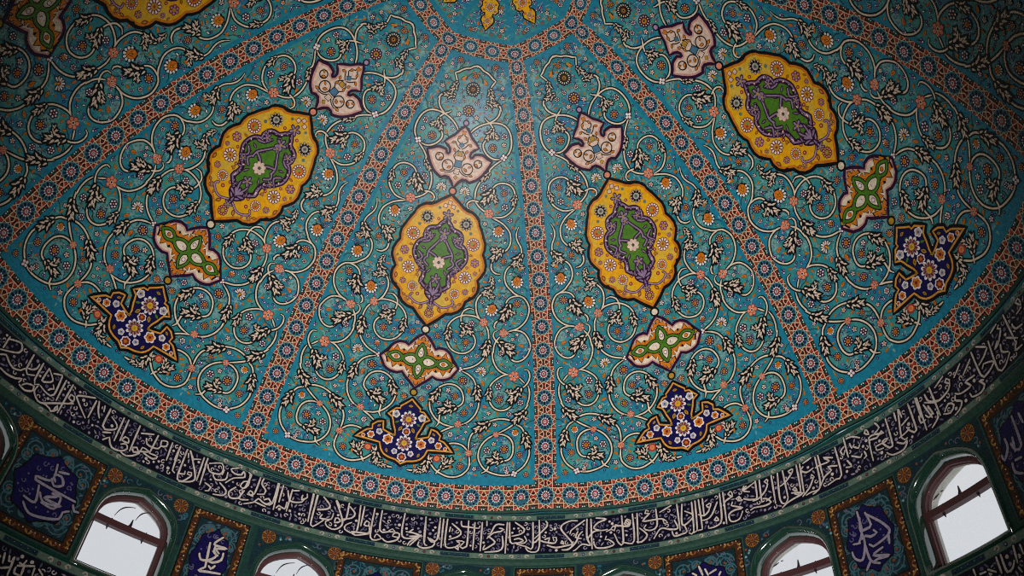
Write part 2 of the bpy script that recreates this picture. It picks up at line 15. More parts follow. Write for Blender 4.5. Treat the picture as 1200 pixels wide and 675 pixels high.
# strokes of the lettering: (azimuth in degrees, height in drum radii)
SCR = {"band":[[[-65.88,-0.0893],[-65.88,-0.0596]],[[-65.79,-0.0646],[-64.26,-0.0544],[-63.91,-0.0745],[-66.05,-0.0965]],[[-65.72,-0.1055],[-65.11,-0.0981],[-64.51,-0.1049],[-63.58,-0.1116],[-62.61,-0.1043],[-62.3,-0.0955]],[[-62.2,-0.0565],[-62.11,-0.0959],[-61.71,-0.1028],[-60.86,-0.0944]],[[-61.94,-0.0905],[-61.45,-0.0869],[-61.04,-0.0782],[-60.99,-0.0664]],[[-64.85,-0.1294],[-63.92,-0.1314],[-62.7,-0.1269],[-61.96,-0.1184],[-62.1,-0.1293]],[[-60.63,-0.0583],[-60.57,-0.1029],[-60.29,-0.1115],[-59.81,-0.1052]],[[-59.69,-0.0598],[-59.75,-0.0936],[-59.48,-0.094],[-58.55,-0.0794],[-59.69,-0.0598]],[[-58.88,-0.0632],[-57.84,-0.0542]],[[-61.9,-0.1327],[-61.02,-0.1361],[-60.09,-0.1256],[-60.25,-0.1155],[-61.19,-0.1208],[-61.57,-0.1298]],[[-57.77,-0.0565],[-57.6,-0.1045],[-58.4,-0.1116],[-59.62,-0.1058]],[[-58.49,-0.1035],[-58.31,-0.0981],[-57.94,-0.0934],[-58.24,-0.0864]],[[-57.08,-0.0588],[-57.01,-0.1126]],[[-56.05,-0.0583],[-56.14,-0.1355]],[[-54.93,-0.0965],[-56.96,-0.1196],[-58.59,-0.1381],[-59.54,-0.1321],[-59.94,-0.1222],[-59.83,-0.11]],[[-55.72,-0.0812],[-55.77,-0.0912],[-55.06,-0.0919],[-55.2,-0.0811],[-55.66,-0.0804]],[[-55.06,-0.0919],[-55.43,-0.1026]],[[-56.71,-0.1333],[-56.58,-0.1211],[-56.34,-0.1289],[-56.98,-0.141],[-57.27,-0.1371],[-57.84,-0.135],[-58.46,-0.1366]],[[-52.75,-0.0546],[-54.83,-0.0733],[-54.62,-0.0834],[-52.76,-0.1099]],[[-52.45,-0.0591],[-52.48,-0.105]],[[-52.09,-0.0565],[-51.7,-0.0774],[-51.15,-0.0916]],[[-51.17,-0.0586],[-50.98,-0.0723]],[[-50.31,-0.0584],[-50.33,-0.0808]],[[-50.35,-0.0572],[-50.31,-0.1041],[-49.85,-0.1085],[-48.67,-0.0958],[-48.72,-0.0838],[-49.76,-0.073]],[[-48.23,-0.0593],[-48.18,-0.1216]],[[-47.56,-0.0585],[-47.51,-0.1148]],[[-45.89,-0.057],[-45.83,-0.1257]],[[-49.96,-0.1173],[-49.01,-0.1087]],[[-49.55,-0.1329],[-48.89,-0.1198],[-48.7,-0.1271],[-48.07,-0.1389],[-46.83,-0.1356],[-46.22,-0.1234],[-46.6,-0.1148],[-47.2,-0.1209]],[[-47.06,-0.0993],[-47.28,-0.1109],[-46.39,-0.1096],[-46.64,-0.0996],[-47.13,-0.1]],[[-46.77,-0.138],[-46.06,-0.1402],[-45.13,-0.1311],[-44.49,-0.1158],[-45.3,-0.1236],[-45.61,-0.1143],[-45.14,-0.1096],[-44.82,-0.1159],[-43.54,-0.1067],[-44.55,-0.1133],[-44.46,-0.103],[-44.06,-0.1023],[-43.4,-0.1054]],[[-44.03,-0.1144],[-42.64,-0.117],[-42.21,-0.1067],[-43.34,-0.108]],[[-45.35,-0.0724],[-43.77,-0.0598]],[[-43.16,-0.0569],[-43.34,-0.108]],[[-44.46,-0.0778],[-44.09,-0.09],[-43.23,-0.0912],[-42.48,-0.0872],[-42.32,-0.0793]],[[-42.47,-0.0648],[-42.34,-0.078],[-41.62,-0.0728],[-41.71,-0.0608],[-42.33,-0.0634]],[[-41.02,-0.0575],[-40.93,-0.1045]],[[-39.85,-0.0564],[-39.95,-0.0957]],[[-38.82,-0.0569],[-38.82,-0.0858]],[[-38.41,-0.0565],[-37.53,-0.0748]],[[-35.78,-0.0568],[-35.82,-0.0765]],[[-35.51,-0.0708],[-34.98,-0.0857],[-33.54,-0.0825],[-33.28,-0.0692],[-33.73,-0.0533],[-35.35,-0.0662]],[[-31.3,-0.0477],[-32.29,-0.0584],[-31.64,-0.0666],[-30.7,-0.0629],[-30.55,-0.052],[-30.15,-0.0655],[-31.59,-0.0791],[-32.42,-0.098]],[[-33.13,-0.0681],[-33.22,-0.0816]],[[-34.44,-0.0879],[-33.89,-0.0995],[-32.57,-0.0896],[-32.58,-0.0704]],[[-29.82,-0.0501],[-29.35,-0.0532],[-29.74,-0.0948]],[[-29.55,-0.0514],[-29.37,-0.0826],[-29.97,-0.0963],[-30.36,-0.0927],[-30.11,-0.0781],[-29.36,-0.0729]],[[-35.03,-0.1177],[-34.1,-0.1231],[-34.24,-0.1334],[-34.67,-0.1367]],[[-33.15,-0.1034],[-32.0,-0.117],[-32.16,-0.1306],[-33.51,-0.1373]],[[-30.9,-0.0997],[-31.59,-0.1171],[-31.19,-0.13],[-30.15,-0.1243],[-29.87,-0.1115],[-29.92,-0.0991],[-30.31,-0.1051],[-30.02,-0.1125]],[[-29.65,-0.1005],[-29.98,-0.1247],[-28.75,-0.1197]],[[-28.02,-0.0522],[-28.24,-0.1005],[-29.13,-0.1065]],[[-28.83,-0.0949],[-29.03,-0.1026],[-28.3,-0.1072],[-28.56,-0.0963],[-28.83,-0.0949]],[[-27.52,-0.0521],[-27.61,-0.0674],[-26.8,-0.0816],[-26.89,-0.0918],[-27.79,-0.0976]],[[-25.42,-0.0516],[-25.48,-0.1084],[-26.53,-0.1149],[-27.46,-0.1081],[-27.92,-0.1205],[-29.18,-0.1334]],[[-26.66,-0.1062],[-26.11,-0.0996],[-25.67,-0.1064],[-26.33,-0.1168]],[[-27.77,-0.1195],[-26.24,-0.1225]],[[-25.25,-0.0522],[-25.09,-0.1234]],[[-24.64,-0.0533],[-24.62,-0.1001]],[[-23.25,-0.0565],[-23.29,-0.1177]],[[-23.83,-0.0631],[-23.13,-0.0882],[-21.55,-0.0826],[-21.37,-0.0719]],[[-23.21,-0.0595],[-22.28,-0.0541]],[[-21.65,-0.0637],[-21.64,-0.0766],[-20.94,-0.0663],[-21.07,-0.0572]],[[-24.78,-0.1169],[-24.48,-0.1088],[-23.6,-0.1132],[-23.55,-0.0938]],[[-20.13,-0.0521],[-20.07,-0.1004]],[[-19.62,-0.0527],[-19.61,-0.0917]],[[-18.59,-0.0541],[-17.54,-0.0718],[-17.74,-0.0825],[-19.11,-0.0924]],[[-16.76,-0.0534],[-16.05,-0.0714]],[[-38.81,-0.0562],[-38.81,-0.1266],[-38.65,-0.1368],[-37.94,-0.1366],[-37.06,-0.114],[-37.2,-0.1073],[-37.67,-0.1092],[-37.66,-0.115],[-37.15,-0.1147]],[[-38.66,-0.1214],[-38.01,-0.1179],[-38.06,-0.1105]],[[-38.31,-0.0569],[-36.65,-0.1087],[-36.71,-0.1267],[-38.36,-0.1411]],[[-36.29,-0.0578],[-36.21,-0.1207]],[[-35.8,-0.0557],[-35.61,-0.1277]],[[-39.87,-0.0586],[-39.67,-0.1223],[-39.31,-0.125]],[[-38.48,-0.0644],[-38.32,-0.0751]],[[-37.49,-0.0719],[-36.66,-0.0659]],[[-20.23,-0.051],[-20.03,-0.1287]],[[-19.54,-0.0523],[-19.53,-0.1355],[-18.38,-0.1237],[-17.87,-0.1119]],[[-18.69,-0.0529],[-17.54,-0.0718],[-17.9,-0.0832],[-19.15,-0.0893]],[[-16.82,-0.0553],[-15.27,-0.1097],[-16.15,-0.1324],[-17.34,-0.1283],[-17.64,-0.1171],[-17.21,-0.112]],[[-14.92,-0.0533],[-14.91,-0.0986],[-15.5,-0.1043]],[[-14.74,-0.0623],[-13.81,-0.078],[-14.15,-0.0923],[-15.38,-0.1006]],[[-18.33,-0.1014],[-18.53,-0.1118],[-17.72,-0.1111],[-16.94,-0.1076],[-16.81,-0.091]],[[-16.35,-0.1017],[-16.36,-0.1145],[-15.62,-0.1081],[-16.04,-0.1003],[-16.35,-0.1017]],[[-13.25,-0.0528],[-13.12,-0.1263],[-14.75,-0.1265],[-14.73,-0.1138],[-14.02,-0.1045]],[[-12.66,-0.0537],[-12.66,-0.1087]],[[-12.01,-0.0919],[-12.22,-0.1039],[-11.55,-0.1046],[-11.57,-0.0951],[-11.93,-0.0916]],[[-11.47,-0.1043],[-11.36,-0.1229],[-12.46,-0.1269],[-13.75,-0.1287],[-13.18,-0.1359],[-11.33,-0.1259]],[[-11.16,-0.0529],[-11.0,-0.1342],[-9.48,-0.1322],[-10.23,-0.1221],[-10.45,-0.1323]],[[-10.05,-0.0555],[-9.84,-0.1113],[-8.54,-0.1103],[-7.74,-0.1079],[-8.13,-0.1011],[-8.57,-0.1072]],[[-9.32,-0.1317],[-8.6,-0.1388],[-7.23,-0.1285],[-7.05,-0.1122],[-7.71,-0.111],[-7.95,-0.1212],[-7.13,-0.1219]],[[-6.73,-0.0532],[-6.59,-0.1173],[-4.57,-0.1151],[-4.31,-0.1066],[-6.14,-0.1033]],[[-4.57,-0.1151],[-3.79,-0.1101]],[[-5.23,-0.0945],[-5.81,-0.104]],[[-3.63,-0.0549],[-3.35,-0.1249]],[[-4.57,-0.1151],[-5.43,-0.1299],[-5.67,-0.1398]],[[-1.53,-0.0569],[-1.63,-0.115],[-2.39,-0.1228],[-2.96,-0.1114]],[[-3.61,-0.0581],[-3.43,-0.1251],[-2.96,-0.1334]],[[-5.66,-0.102],[-4.12,-0.1093],[-5.56,-0.1145]],[[-3.97,-0.1074],[-5.35,-0.139]],[[-4.15,-0.1267],[-4.24,-0.1363],[-3.38,-0.1421],[-2.14,-0.1348],[-1.9,-0.1218],[-2.61,-0.1138]],[[-1.55,-0.0537],[-1.49,-0.1116],[-2.25,-0.1194],[-2.78,-0.1142]],[[-1.04,-0.056],[-0.91,-0.1356]],[[-0.46,-0.0549],[-0.45,-0.1191],[-0.03,-0.1341],[1.09,-0.1307],[1.69,-0.122]],[[0.28,-0.0667],[1.65,-0.0872],[1.39,-0.1003],[0.07,-0.1119]],[[0.09,-0.0767],[0.01,-0.0897]],[[2.62,-0.0551],[2.69,-0.127],[1.72,-0.1283],[2.3,-0.1149],[1.14,-0.1134],[1.67,-0.1189]],[[1.1,-0.1323],[1.62,-0.1377],[1.38,-0.1256]],[[1.56,-0.0582],[1.72,-0.071],[2.72,-0.0729],[4.22,-0.0745],[4.35,-0.0679]],[[3.56,-0.0589],[3.63,-0.1352]],[[4.64,-0.0579],[4.7,-0.1373]],[[5.28,-0.054],[5.34,-0.067]],[[7.81,-0.0624],[6.65,-0.0629],[5.94,-0.0891],[5.61,-0.0893]],[[7.19,-0.0723],[7.86,-0.0753],[7.39,-0.0819],[6.42,-0.0856],[5.51,-0.1021]],[[5.64,-0.0957],[6.69,-0.1108],[6.24,-0.1205],[5.09,-0.1339],[5.27,-0.1212]],[[7.69,-0.0945],[7.88,-0.1228],[7.29,-0.1355],[5.36,-0.1398]],[[8.29,-0.0557],[8.28,-0.1413]],[[8.62,-0.0557],[8.9,-0.11],[9.64,-0.113],[10.95,-0.1131],[11.26,-0.1069],[10.9,-0.0942]],[[9.45,-0.0556],[10.84,-0.075],[10.38,-0.0878],[9.09,-0.0942]],[[9.45,-0.1036],[10.09,-0.1004],[10.77,-0.1068],[9.97,-0.113]],[[12.03,-0.056],[12.13,-0.1258],[11.14,-0.1225],[9.82,-0.1162]],[[12.93,-0.0499],[13.1,-0.1231],[12.48,-0.1383],[11.5,-0.1349],[11.15,-0.1256]],[[12.09,-0.1134],[12.58,-0.1104],[13.04,-0.0981]],[[13.94,-0.0539],[14.13,-0.0669],[12.39,-0.1009]],[[13.05,-0.1044],[13.72,-0.111],[15.36,-0.1153],[15.5,-0.0998],[15.01,-0.0994],[15.19,-0.109]],[[13.87,-0.1048],[14.52,-0.1006],[14.38,-0.1114]],[[14.23,-0.1207],[15.38,-0.1277],[16.52,-0.1257],[17.81,-0.1211],[17.97,-0.1151]],[[16.34,-0.11],[16.18,-0.1161],[16.67,-0.1197],[16.34,-0.11]],[[18.52,-0.0575],[17.27,-0.0573],[16.13,-0.0752],[17.81,-0.118],[17.34,-0.1328],[16.53,-0.135]],[[19.6,-0.0576],[17.62,-0.0833],[17.47,-0.0926]],[[19.27,-0.0889],[18.78,-0.0975],[18.46,-0.1127],[17.98,-0.1244],[17.18,-0.1357],[16.36,-0.1348]],[[18.61,-0.0879],[18.29,-0.1031],[19.11,-0.1074]],[[19.93,-0.055],[19.93,-0.1056],[20.42,-0.128],[19.28,-0.1231],[18.31,-0.1371],[17.99,-0.1397]],[[20.51,-0.0561],[20.66,-0.1376]],[[19.93,-0.1118],[20.92,-0.0917],[22.07,-0.0909]],[[21.26,-0.0544],[22.75,-0.0608],[21.59,-0.0678],[20.92,-0.0823],[22.07,-0.0909],[22.89,-0.0895]],[[20.91,-0.1197],[21.22,-0.1355],[22.68,-0.1384],[23.82,-0.1317],[23.03,-0.1177],[22.54,-0.1167],[22.71,-0.1078]],[[23.72,-0.0821],[23.38,-0.0907],[23.87,-0.0949],[24.05,-0.086],[23.72,-0.0821]],[[23.38,-0.0907],[22.72,-0.0954]],[[23.89,-0.0825],[25.04,-0.0854]],[[25.0,-0.0569],[25.12,-0.1318],[24.47,-0.1302],[24.01,-0.1107],[23.86,-0.1042]],[[25.56,-0.0711],[26.04,-0.0787],[25.69,-0.0871],[25.37,-0.08],[25.81,-0.0686]],[[26.58,-0.0566],[26.66,-0.1297],[25.6,-0.133],[24.96,-0.1283]],[[27.25,-0.0571],[27.21,-0.1373]],[[27.06,-0.1338],[27.7,-0.1357],[28.56,-0.1201],[27.55,-0.0987]],[[24.06,-0.0797],[24.87,-0.0849],[26.02,-0.088],[26.21,-0.0729],[25.73,-0.0684],[25.54,-0.0773],[26.19,-0.0854]],[[28.91,-0.0562],[28.59,-0.0519],[28.4,-0.0608],[29.06,-0.063],[28.36,-0.0732],[28.01,-0.0815],[30.15,-0.0825],[30.97,-0.0854],[31.58,-0.0969],[31.08,-0.0981],[30.95,-0.0884]],[[30.0,-0.0537],[30.01,-0.1005],[28.92,-0.1091],[28.12,-0.1004],[28.47,-0.0923]],[[32.26,-0.0529],[30.54,-0.0651]],[[32.57,-0.0946],[32.96,-0.1174],[31.83,-0.1161],[31.04,-0.1102],[30.38,-0.1109],[29.49,-0.1322]],[[33.09,-0.0532],[33.26,-0.1246]],[[33.82,-0.0564],[33.65,-0.1111],[35.0,-0.1016],[35.23,-0.0904],[34.14,-0.0764]],[[32.12,-0.1232],[32.39,-0.1362],[33.53,-0.1346],[34.2,-0.1313],[33.95,-0.1153]],[[35.24,-0.0564],[35.15,-0.1352],[34.5,-0.1355]],[[35.74,-0.0557],[35.64,-0.1344],[35.14,-0.1381]],[[36.25,-0.0549],[36.37,-0.1346],[35.8,-0.135]],[[36.83,-0.0547],[36.83,-0.0977]],[[37.81,-0.0719],[37.29,-0.0755],[37.74,-0.0838],[37.97,-0.0727]],[[37.74,-0.0838],[37.52,-0.0919],[36.81,-0.1007],[36.03,-0.094]],[[38.88,-0.0743],[37.95,-0.1031],[37.24,-0.1117],[36.58,-0.1117]],[[39.35,-0.0536],[39.22,-0.1213],[38.39,-0.135],[37.26,-0.1356],[37.29,-0.1298]],[[38.55,-0.112],[38.17,-0.1191],[38.8,-0.1222],[38.55,-0.112]],[[39.85,-0.0533],[39.85,-0.1363]],[[40.92,-0.0562],[40.54,-0.0618],[41.14,-0.0713],[41.07,-0.0586]],[[41.14,-0.0713],[40.1,-0.0777],[39.7,-0.0878]],[[43.26,-0.0562],[42.69,-0.065],[43.62,-0.0737]],[[42.1,-0.0768],[41.57,-0.0799],[42.32,-0.0902],[42.23,-0.0806]],[[41.03,-0.0859],[40.81,-0.0937],[42.34,-0.1083],[41.2,-0.1079],[40.32,-0.1151],[40.51,-0.1338],[41.65,-0.1339],[42.27,-0.1168]],[[42.94,-0.0543],[42.69,-0.065],[44.45,-0.0545]],[[42.09,-0.0782],[41.85,-0.0875],[42.5,-0.0882]],[[42.68,-0.0863],[43.45,-0.0938],[44.42,-0.0967],[44.57,-0.0887]],[[44.65,-0.0512],[44.57,-0.0976]],[[45.23,-0.0519],[45.12,-0.1099],[45.46,-0.1091]],[[46.28,-0.0573],[45.91,-0.061],[46.25,-0.0693],[46.41,-0.0613],[46.28,-0.0573]],[[46.32,-0.0698],[45.85,-0.0848],[44.73,-0.0986],[43.9,-0.0995]],[[47.0,-0.0516],[46.95,-0.1244]],[[47.93,-0.052],[47.65,-0.1202],[48.33,-0.1334],[48.78,-0.122]],[[48.69,-0.0515],[48.78,-0.122]],[[49.99,-0.0566],[49.46,-0.0587],[49.87,-0.0677],[50.15,-0.0577]],[[49.87,-0.0677],[48.7,-0.0832],[47.99,-0.0872]],[[45.35,-0.1025],[45.82,-0.1055],[46.36,-0.1177],[45.51,-0.1211],[43.91,-0.1173],[43.39,-0.1202]],[[46.48,-0.1053],[45.77,-0.111]],[[50.73,-0.0515],[50.61,-0.1203],[49.79,-0.1203]],[[51.23,-0.0524],[51.03,-0.1263]],[[49.97,-0.1041],[49.6,-0.1073],[50.18,-0.1144],[49.97,-0.1041]],[[49.36,-0.1144],[50.88,-0.1252],[49.51,-0.1299],[48.48,-0.1344],[47.76,-0.1412]],[[51.61,-0.063],[51.2,-0.0688],[51.91,-0.0803],[52.96,-0.0767]],[[52.96,-0.0497],[51.71,-0.0547]],[[52.53,-0.091],[52.36,-0.0985],[52.85,-0.0993],[52.61,-0.0916]],[[52.66,-0.1008],[51.95,-0.1186],[50.79,-0.1331]],[[53.52,-0.0528],[53.51,-0.1132],[53.09,-0.1329],[52.12,-0.1313],[51.27,-0.1337]],[[53.95,-0.0519],[54.03,-0.1115]],[[55.87,-0.0743],[54.65,-0.0638],[55.31,-0.0783],[53.8,-0.0775],[53.27,-0.0791]],[[56.22,-0.0977],[54.98,-0.0902],[55.32,-0.1018],[54.21,-0.1101],[53.09,-0.1329],[52.21,-0.1377]],[[56.51,-0.0531],[56.52,-0.1233],[55.64,-0.1273],[54.42,-0.1318]],[[57.97,-0.041],[57.99,-0.0915]],[[57.74,-0.0628],[57.13,-0.0692],[57.47,-0.081],[57.77,-0.072]],[[58.31,-0.0473],[59.15,-0.0492],[60.16,-0.062]],[[57.73,-0.0979],[58.13,-0.1158],[57.36,-0.1118]],[[61.19,-0.0515],[60.92,-0.0577],[61.47,-0.0661],[61.34,-0.053]],[[62.64,-0.0486],[63.06,-0.0647],[62.25,-0.0711]],[[61.29,-0.0876],[61.35,-0.0737],[62.21,-0.0736],[63.43,-0.083],[63.22,-0.0751],[62.38,-0.0839],[61.41,-0.0801],[61.2,-0.0925],[61.11,-0.1285]],[[64.22,-0.0535],[64.11,-0.1211],[63.24,-0.1125],[62.98,-0.0986],[63.84,-0.0987],[63.42,-0.1029],[61.9,-0.1021],[61.92,-0.1108],[62.87,-0.1145]],[[66.2,-0.0517],[65.56,-0.1164],[66.27,-0.1239]],[[67.67,-0.0539],[67.72,-0.12],[66.97,-0.1146],[66.54,-0.1016],[66.96,-0.1062],[66.35,-0.1108],[65.27,-0.1135]],[[66.06,-0.0907],[67.24,-0.0837]],[[64.81,-0.1199],[65.62,-0.1309],[66.18,-0.1284],[65.4,-0.1424],[63.76,-0.1399],[63.13,-0.1282]],[[65.55,-0.0533],[65.52,-0.0734]],[[69.06,-0.0557],[68.98,-0.1337]],[[68.57,-0.0959],[68.57,-0.1126],[69.27,-0.1122]],[[70.09,-0.0908],[70.4,-0.1085],[69.79,-0.1125],[69.46,-0.1033]],[[71.0,-0.1128],[70.9,-0.1253],[69.77,-0.137]],[[70.21,-0.0609],[70.47,-0.0813],[71.65,-0.0926]],[[58.61,-0.062],[58.75,-0.0751],[59.17,-0.0702]],[[59.09,-0.0753],[59.65,-0.0835],[59.91,-0.0773]],[[58.48,-0.093],[59.62,-0.1063],[59.89,-0.1002]],[[60.27,-0.098],[60.4,-0.1106],[60.03,-0.1129]],[[66.27,-0.0525],[66.38,-0.0741]],[[67.67,-0.0539],[67.81,-0.0901]],[[68.84,-0.0532],[68.8,-0.1013]],[[71.08,-0.0542],[71.27,-0.1242]],[[69.62,-0.0797],[70.2,-0.1173]],[[70.14,-0.0886],[70.49,-0.1123]],[[73.61,-0.0634],[73.31,-0.0681],[73.81,-0.0774],[73.97,-0.071],[73.61,-0.0634]],[[73.81,-0.0774],[73.36,-0.0886],[71.78,-0.0943],[70.85,-0.0886],[69.86,-0.0768]],[[75.97,-0.0578],[74.63,-0.0739]],[[77.43,-0.0666],[75.84,-0.0843]],[[73.29,-0.0535],[71.79,-0.0631]],[[77.19,-0.1025],[75.78,-0.1003],[76.29,-0.1153],[74.7,-0.114],[74.02,-0.1053]],[[71.97,-0.1242],[72.74,-0.1142],[73.37,-0.1247],[72.6,-0.1344],[71.73,-0.1269]],[[73.92,-0.1096],[73.71,-0.1179],[74.47,-0.1301],[73.84,-0.1412],[73.04,-0.1451]],[[77.91,-0.0562],[77.99,-0.1133],[78.71,-0.1204],[80.12,-0.1102],[78.82,-0.0973],[78.46,-0.1033]],[[78.03,-0.1247],[77.45,-0.1196],[77.94,-0.1343],[77.17,-0.1428],[75.89,-0.1371],[75.78,-0.1277]],[[80.51,-0.0659],[80.24,-0.1308],[81.19,-0.1361],[82.41,-0.1216]],[[81.79,-0.0933],[81.56,-0.1065],[82.34,-0.1179]],[[79.95,-0.0717],[78.74,-0.0539]],[[80.03,-0.0756],[79.16,-0.0855],[78.23,-0.0918]],[[83.78,-0.1151],[83.17,-0.1274],[84.24,-0.13]],[[81.57,-0.0818],[80.9,-0.0911]],[[86.26,-0.0508],[85.77,-0.0526],[86.29,-0.0669],[86.35,-0.0538]],[[86.16,-0.0704],[85.27,-0.0725]],[[84.19,-0.0803],[84.33,-0.0935],[85.34,-0.0986]],[[83.64,-0.0489],[83.66,-0.1187]],[[82.55,-0.0573],[82.24,-0.0609],[82.63,-0.0671],[81.59,-0.0875],[80.9,-0.0911]],[[82.8,-0.092],[84.09,-0.1117]],[[82.35,-0.0513],[81.2,-0.0563]]],"pan":{"a":[[[-53.17,-0.235],[-52.96,-0.2706],[-54.87,-0.2796],[-54.67,-0.2862],[-49.3,-0.2879]],[[-53.05,-0.2675],[-52.43,-0.2791],[-51.51,-0.2687],[-52.12,-0.2541],[-52.98,-0.258],[-52.52,-0.2698]],[[-54.03,-0.2933],[-53.57,-0.3274],[-55.05,-0.327]],[[-53.54,-0.3049],[-52.69,-0.3191],[-50.61,-0.3108],[-52.81,-0.3104],[-51.4,-0.2951],[-52.28,-0.2943],[-51.08,-0.2941],[-51.22,-0.3213],[-52.89,-0.322]],[[-54.79,-0.3381],[-53.67,-0.3524],[-51.86,-0.3479],[-50.2,-0.3356],[-50.12,-0.3202],[-49.5,-0.3122]],[[-52.61,-0.2475],[-51.46,-0.2413]],[[-49.37,-0.296],[-48.93,-0.3071],[-48.41,-0.3051]]],"b":[[[-31.78,-0.2522],[-31.4,-0.3098]],[[-30.38,-0.2304],[-31.22,-0.2529],[-29.5,-0.2537],[-30.76,-0.2614],[-30.29,-0.2699]],[[-32.64,-0.2844],[-32.27,-0.2959],[-31.26,-0.2925],[-30.48,-0.2766],[-31.08,-0.269]],[[-29.74,-0.2665],[-29.74,-0.2834],[-30.76,-0.295],[-31.4,-0.2934]],[[-31.4,-0.3098],[-32.08,-0.3221],[-31.08,-0.3188],[-29.35,-0.3143]],[[-31.03,-0.3049],[-30.65,-0.3095],[-30.28,-0.3004]],[[-30.99,-0.2572],[-30.9,-0.2707],[-30.34,-0.2758]]],"f":[[[57.34,-0.2194],[57.35,-0.2632],[56.63,-0.2845]],[[57.2,-0.2591],[57.36,-0.2896],[56.59,-0.3201],[55.69,-0.3114],[55.54,-0.2975]],[[58.31,-0.2284],[58.67,-0.2581],[58.05,-0.2624],[57.2,-0.2591],[57.49,-0.2342]],[[58.35,-0.2317],[60.17,-0.2666],[60.66,-0.2907],[58.3,-0.3034],[57.88,-0.2961]],[[57.08,-0.2788],[57.66,-0.2757],[58.29,-0.2817],[59.14,-0.2792],[58.82,-0.271]],[[57.36,-0.2954],[57.55,-0.328],[58.58,-0.3405]],[[57.55,-0.328],[56.78,-0.3438]],[[59.39,-0.3126],[58.03,-0.32],[59.93,-0.3332],[58.39,-0.3308],[57.83,-0.3326]],[[60.53,-0.2897],[60.31,-0.3108]],[[55.94,-0.2827],[56.79,-0.2856]]],"g":[[[79.49,-0.2259],[79.21,-0.283],[78.35,-0.2825],[78.14,-0.2675]],[[80.39,-0.2305],[80.44,-0.2505]],[[77.68,-0.2527],[77.6,-0.2709],[76.72,-0.2862],[76.6,-0.2754]],[[78.58,-0.26],[78.28,-0.2848]],[[77.41,-0.2998],[77.33,-0.3172],[78.1,-0.327]],[[78.66,-0.3013],[77.87,-0.2988]]],"e":[[[35.38,-0.2241],[35.79,-0.2465]],[[36.19,-0.2341],[36.52,-0.2493]],[[34.45,-0.2378],[34.95,-0.2446]],[[37.64,-0.2406],[36.75,-0.2464]],[[38.23,-0.2486],[37.98,-0.255]]]},"low":[[[-53.89,-0.4414],[-53.62,-0.4591]],[[-52.74,-0.4401],[-52.56,-0.4759]],[[-53.3,-0.4423],[-53.1,-0.4513],[-52.79,-0.4499],[-52.82,-0.4419]],[[-53.59,-0.4692],[-52.73,-0.4611]],[[-52.12,-0.4562],[-52.0,-0.467],[-51.33,-0.4664]],[[-52.03,-0.452],[-50.3,-0.4395]],[[-51.33,-0.4476],[-51.22,-0.4655]],[[-50.19,-0.4434],[-50.09,-0.4567]],[[-49.68,-0.4417],[-49.05,-0.4489]],[[-51.95,-0.4455],[-51.5,-0.4466],[-51.38,-0.4362]],[[71.75,-0.4266],[71.74,-0.4552]],[[72.32,-0.427],[72.37,-0.4581],[73.13,-0.456],[73.51,-0.447]],[[73.98,-0.4244],[73.78,-0.4532]],[[74.73,-0.4288],[74.72,-0.4449]],[[70.44,-0.439],[71.19,-0.4489]],[[68.87,-0.4269],[68.9,-0.4377]],[[69.43,-0.4395],[70.11,-0.4406]],[[73.71,-0.4607],[73.88,-0.47]]]}
import bpy, math, random
import numpy as np
from mathutils.geometry import delaunay_2d_cdt
from mathutils import Vector, Matrix
col = bpy.context.scene.collection
R = 7.0                       # radius of the drum at the springing, metres
RW = 1.018 * R                # inner face of the drum wall
FLOOR = -1.40 * R

# ------------------------------------------------------------------ helpers: objects
def tag(o, label=None, cat=None, group=None, kind=None):
    if label: o['label'] = label
    if cat: o['category'] = cat
    if group: o['group'] = group
    if kind: o['kind'] = kind
    return o
def empty(name, loc=(0, 0, 0)):
    o = bpy.data.objects.new(name, None); col.objects.link(o); o.location = loc
    o.empty_display_size = .1
    return o

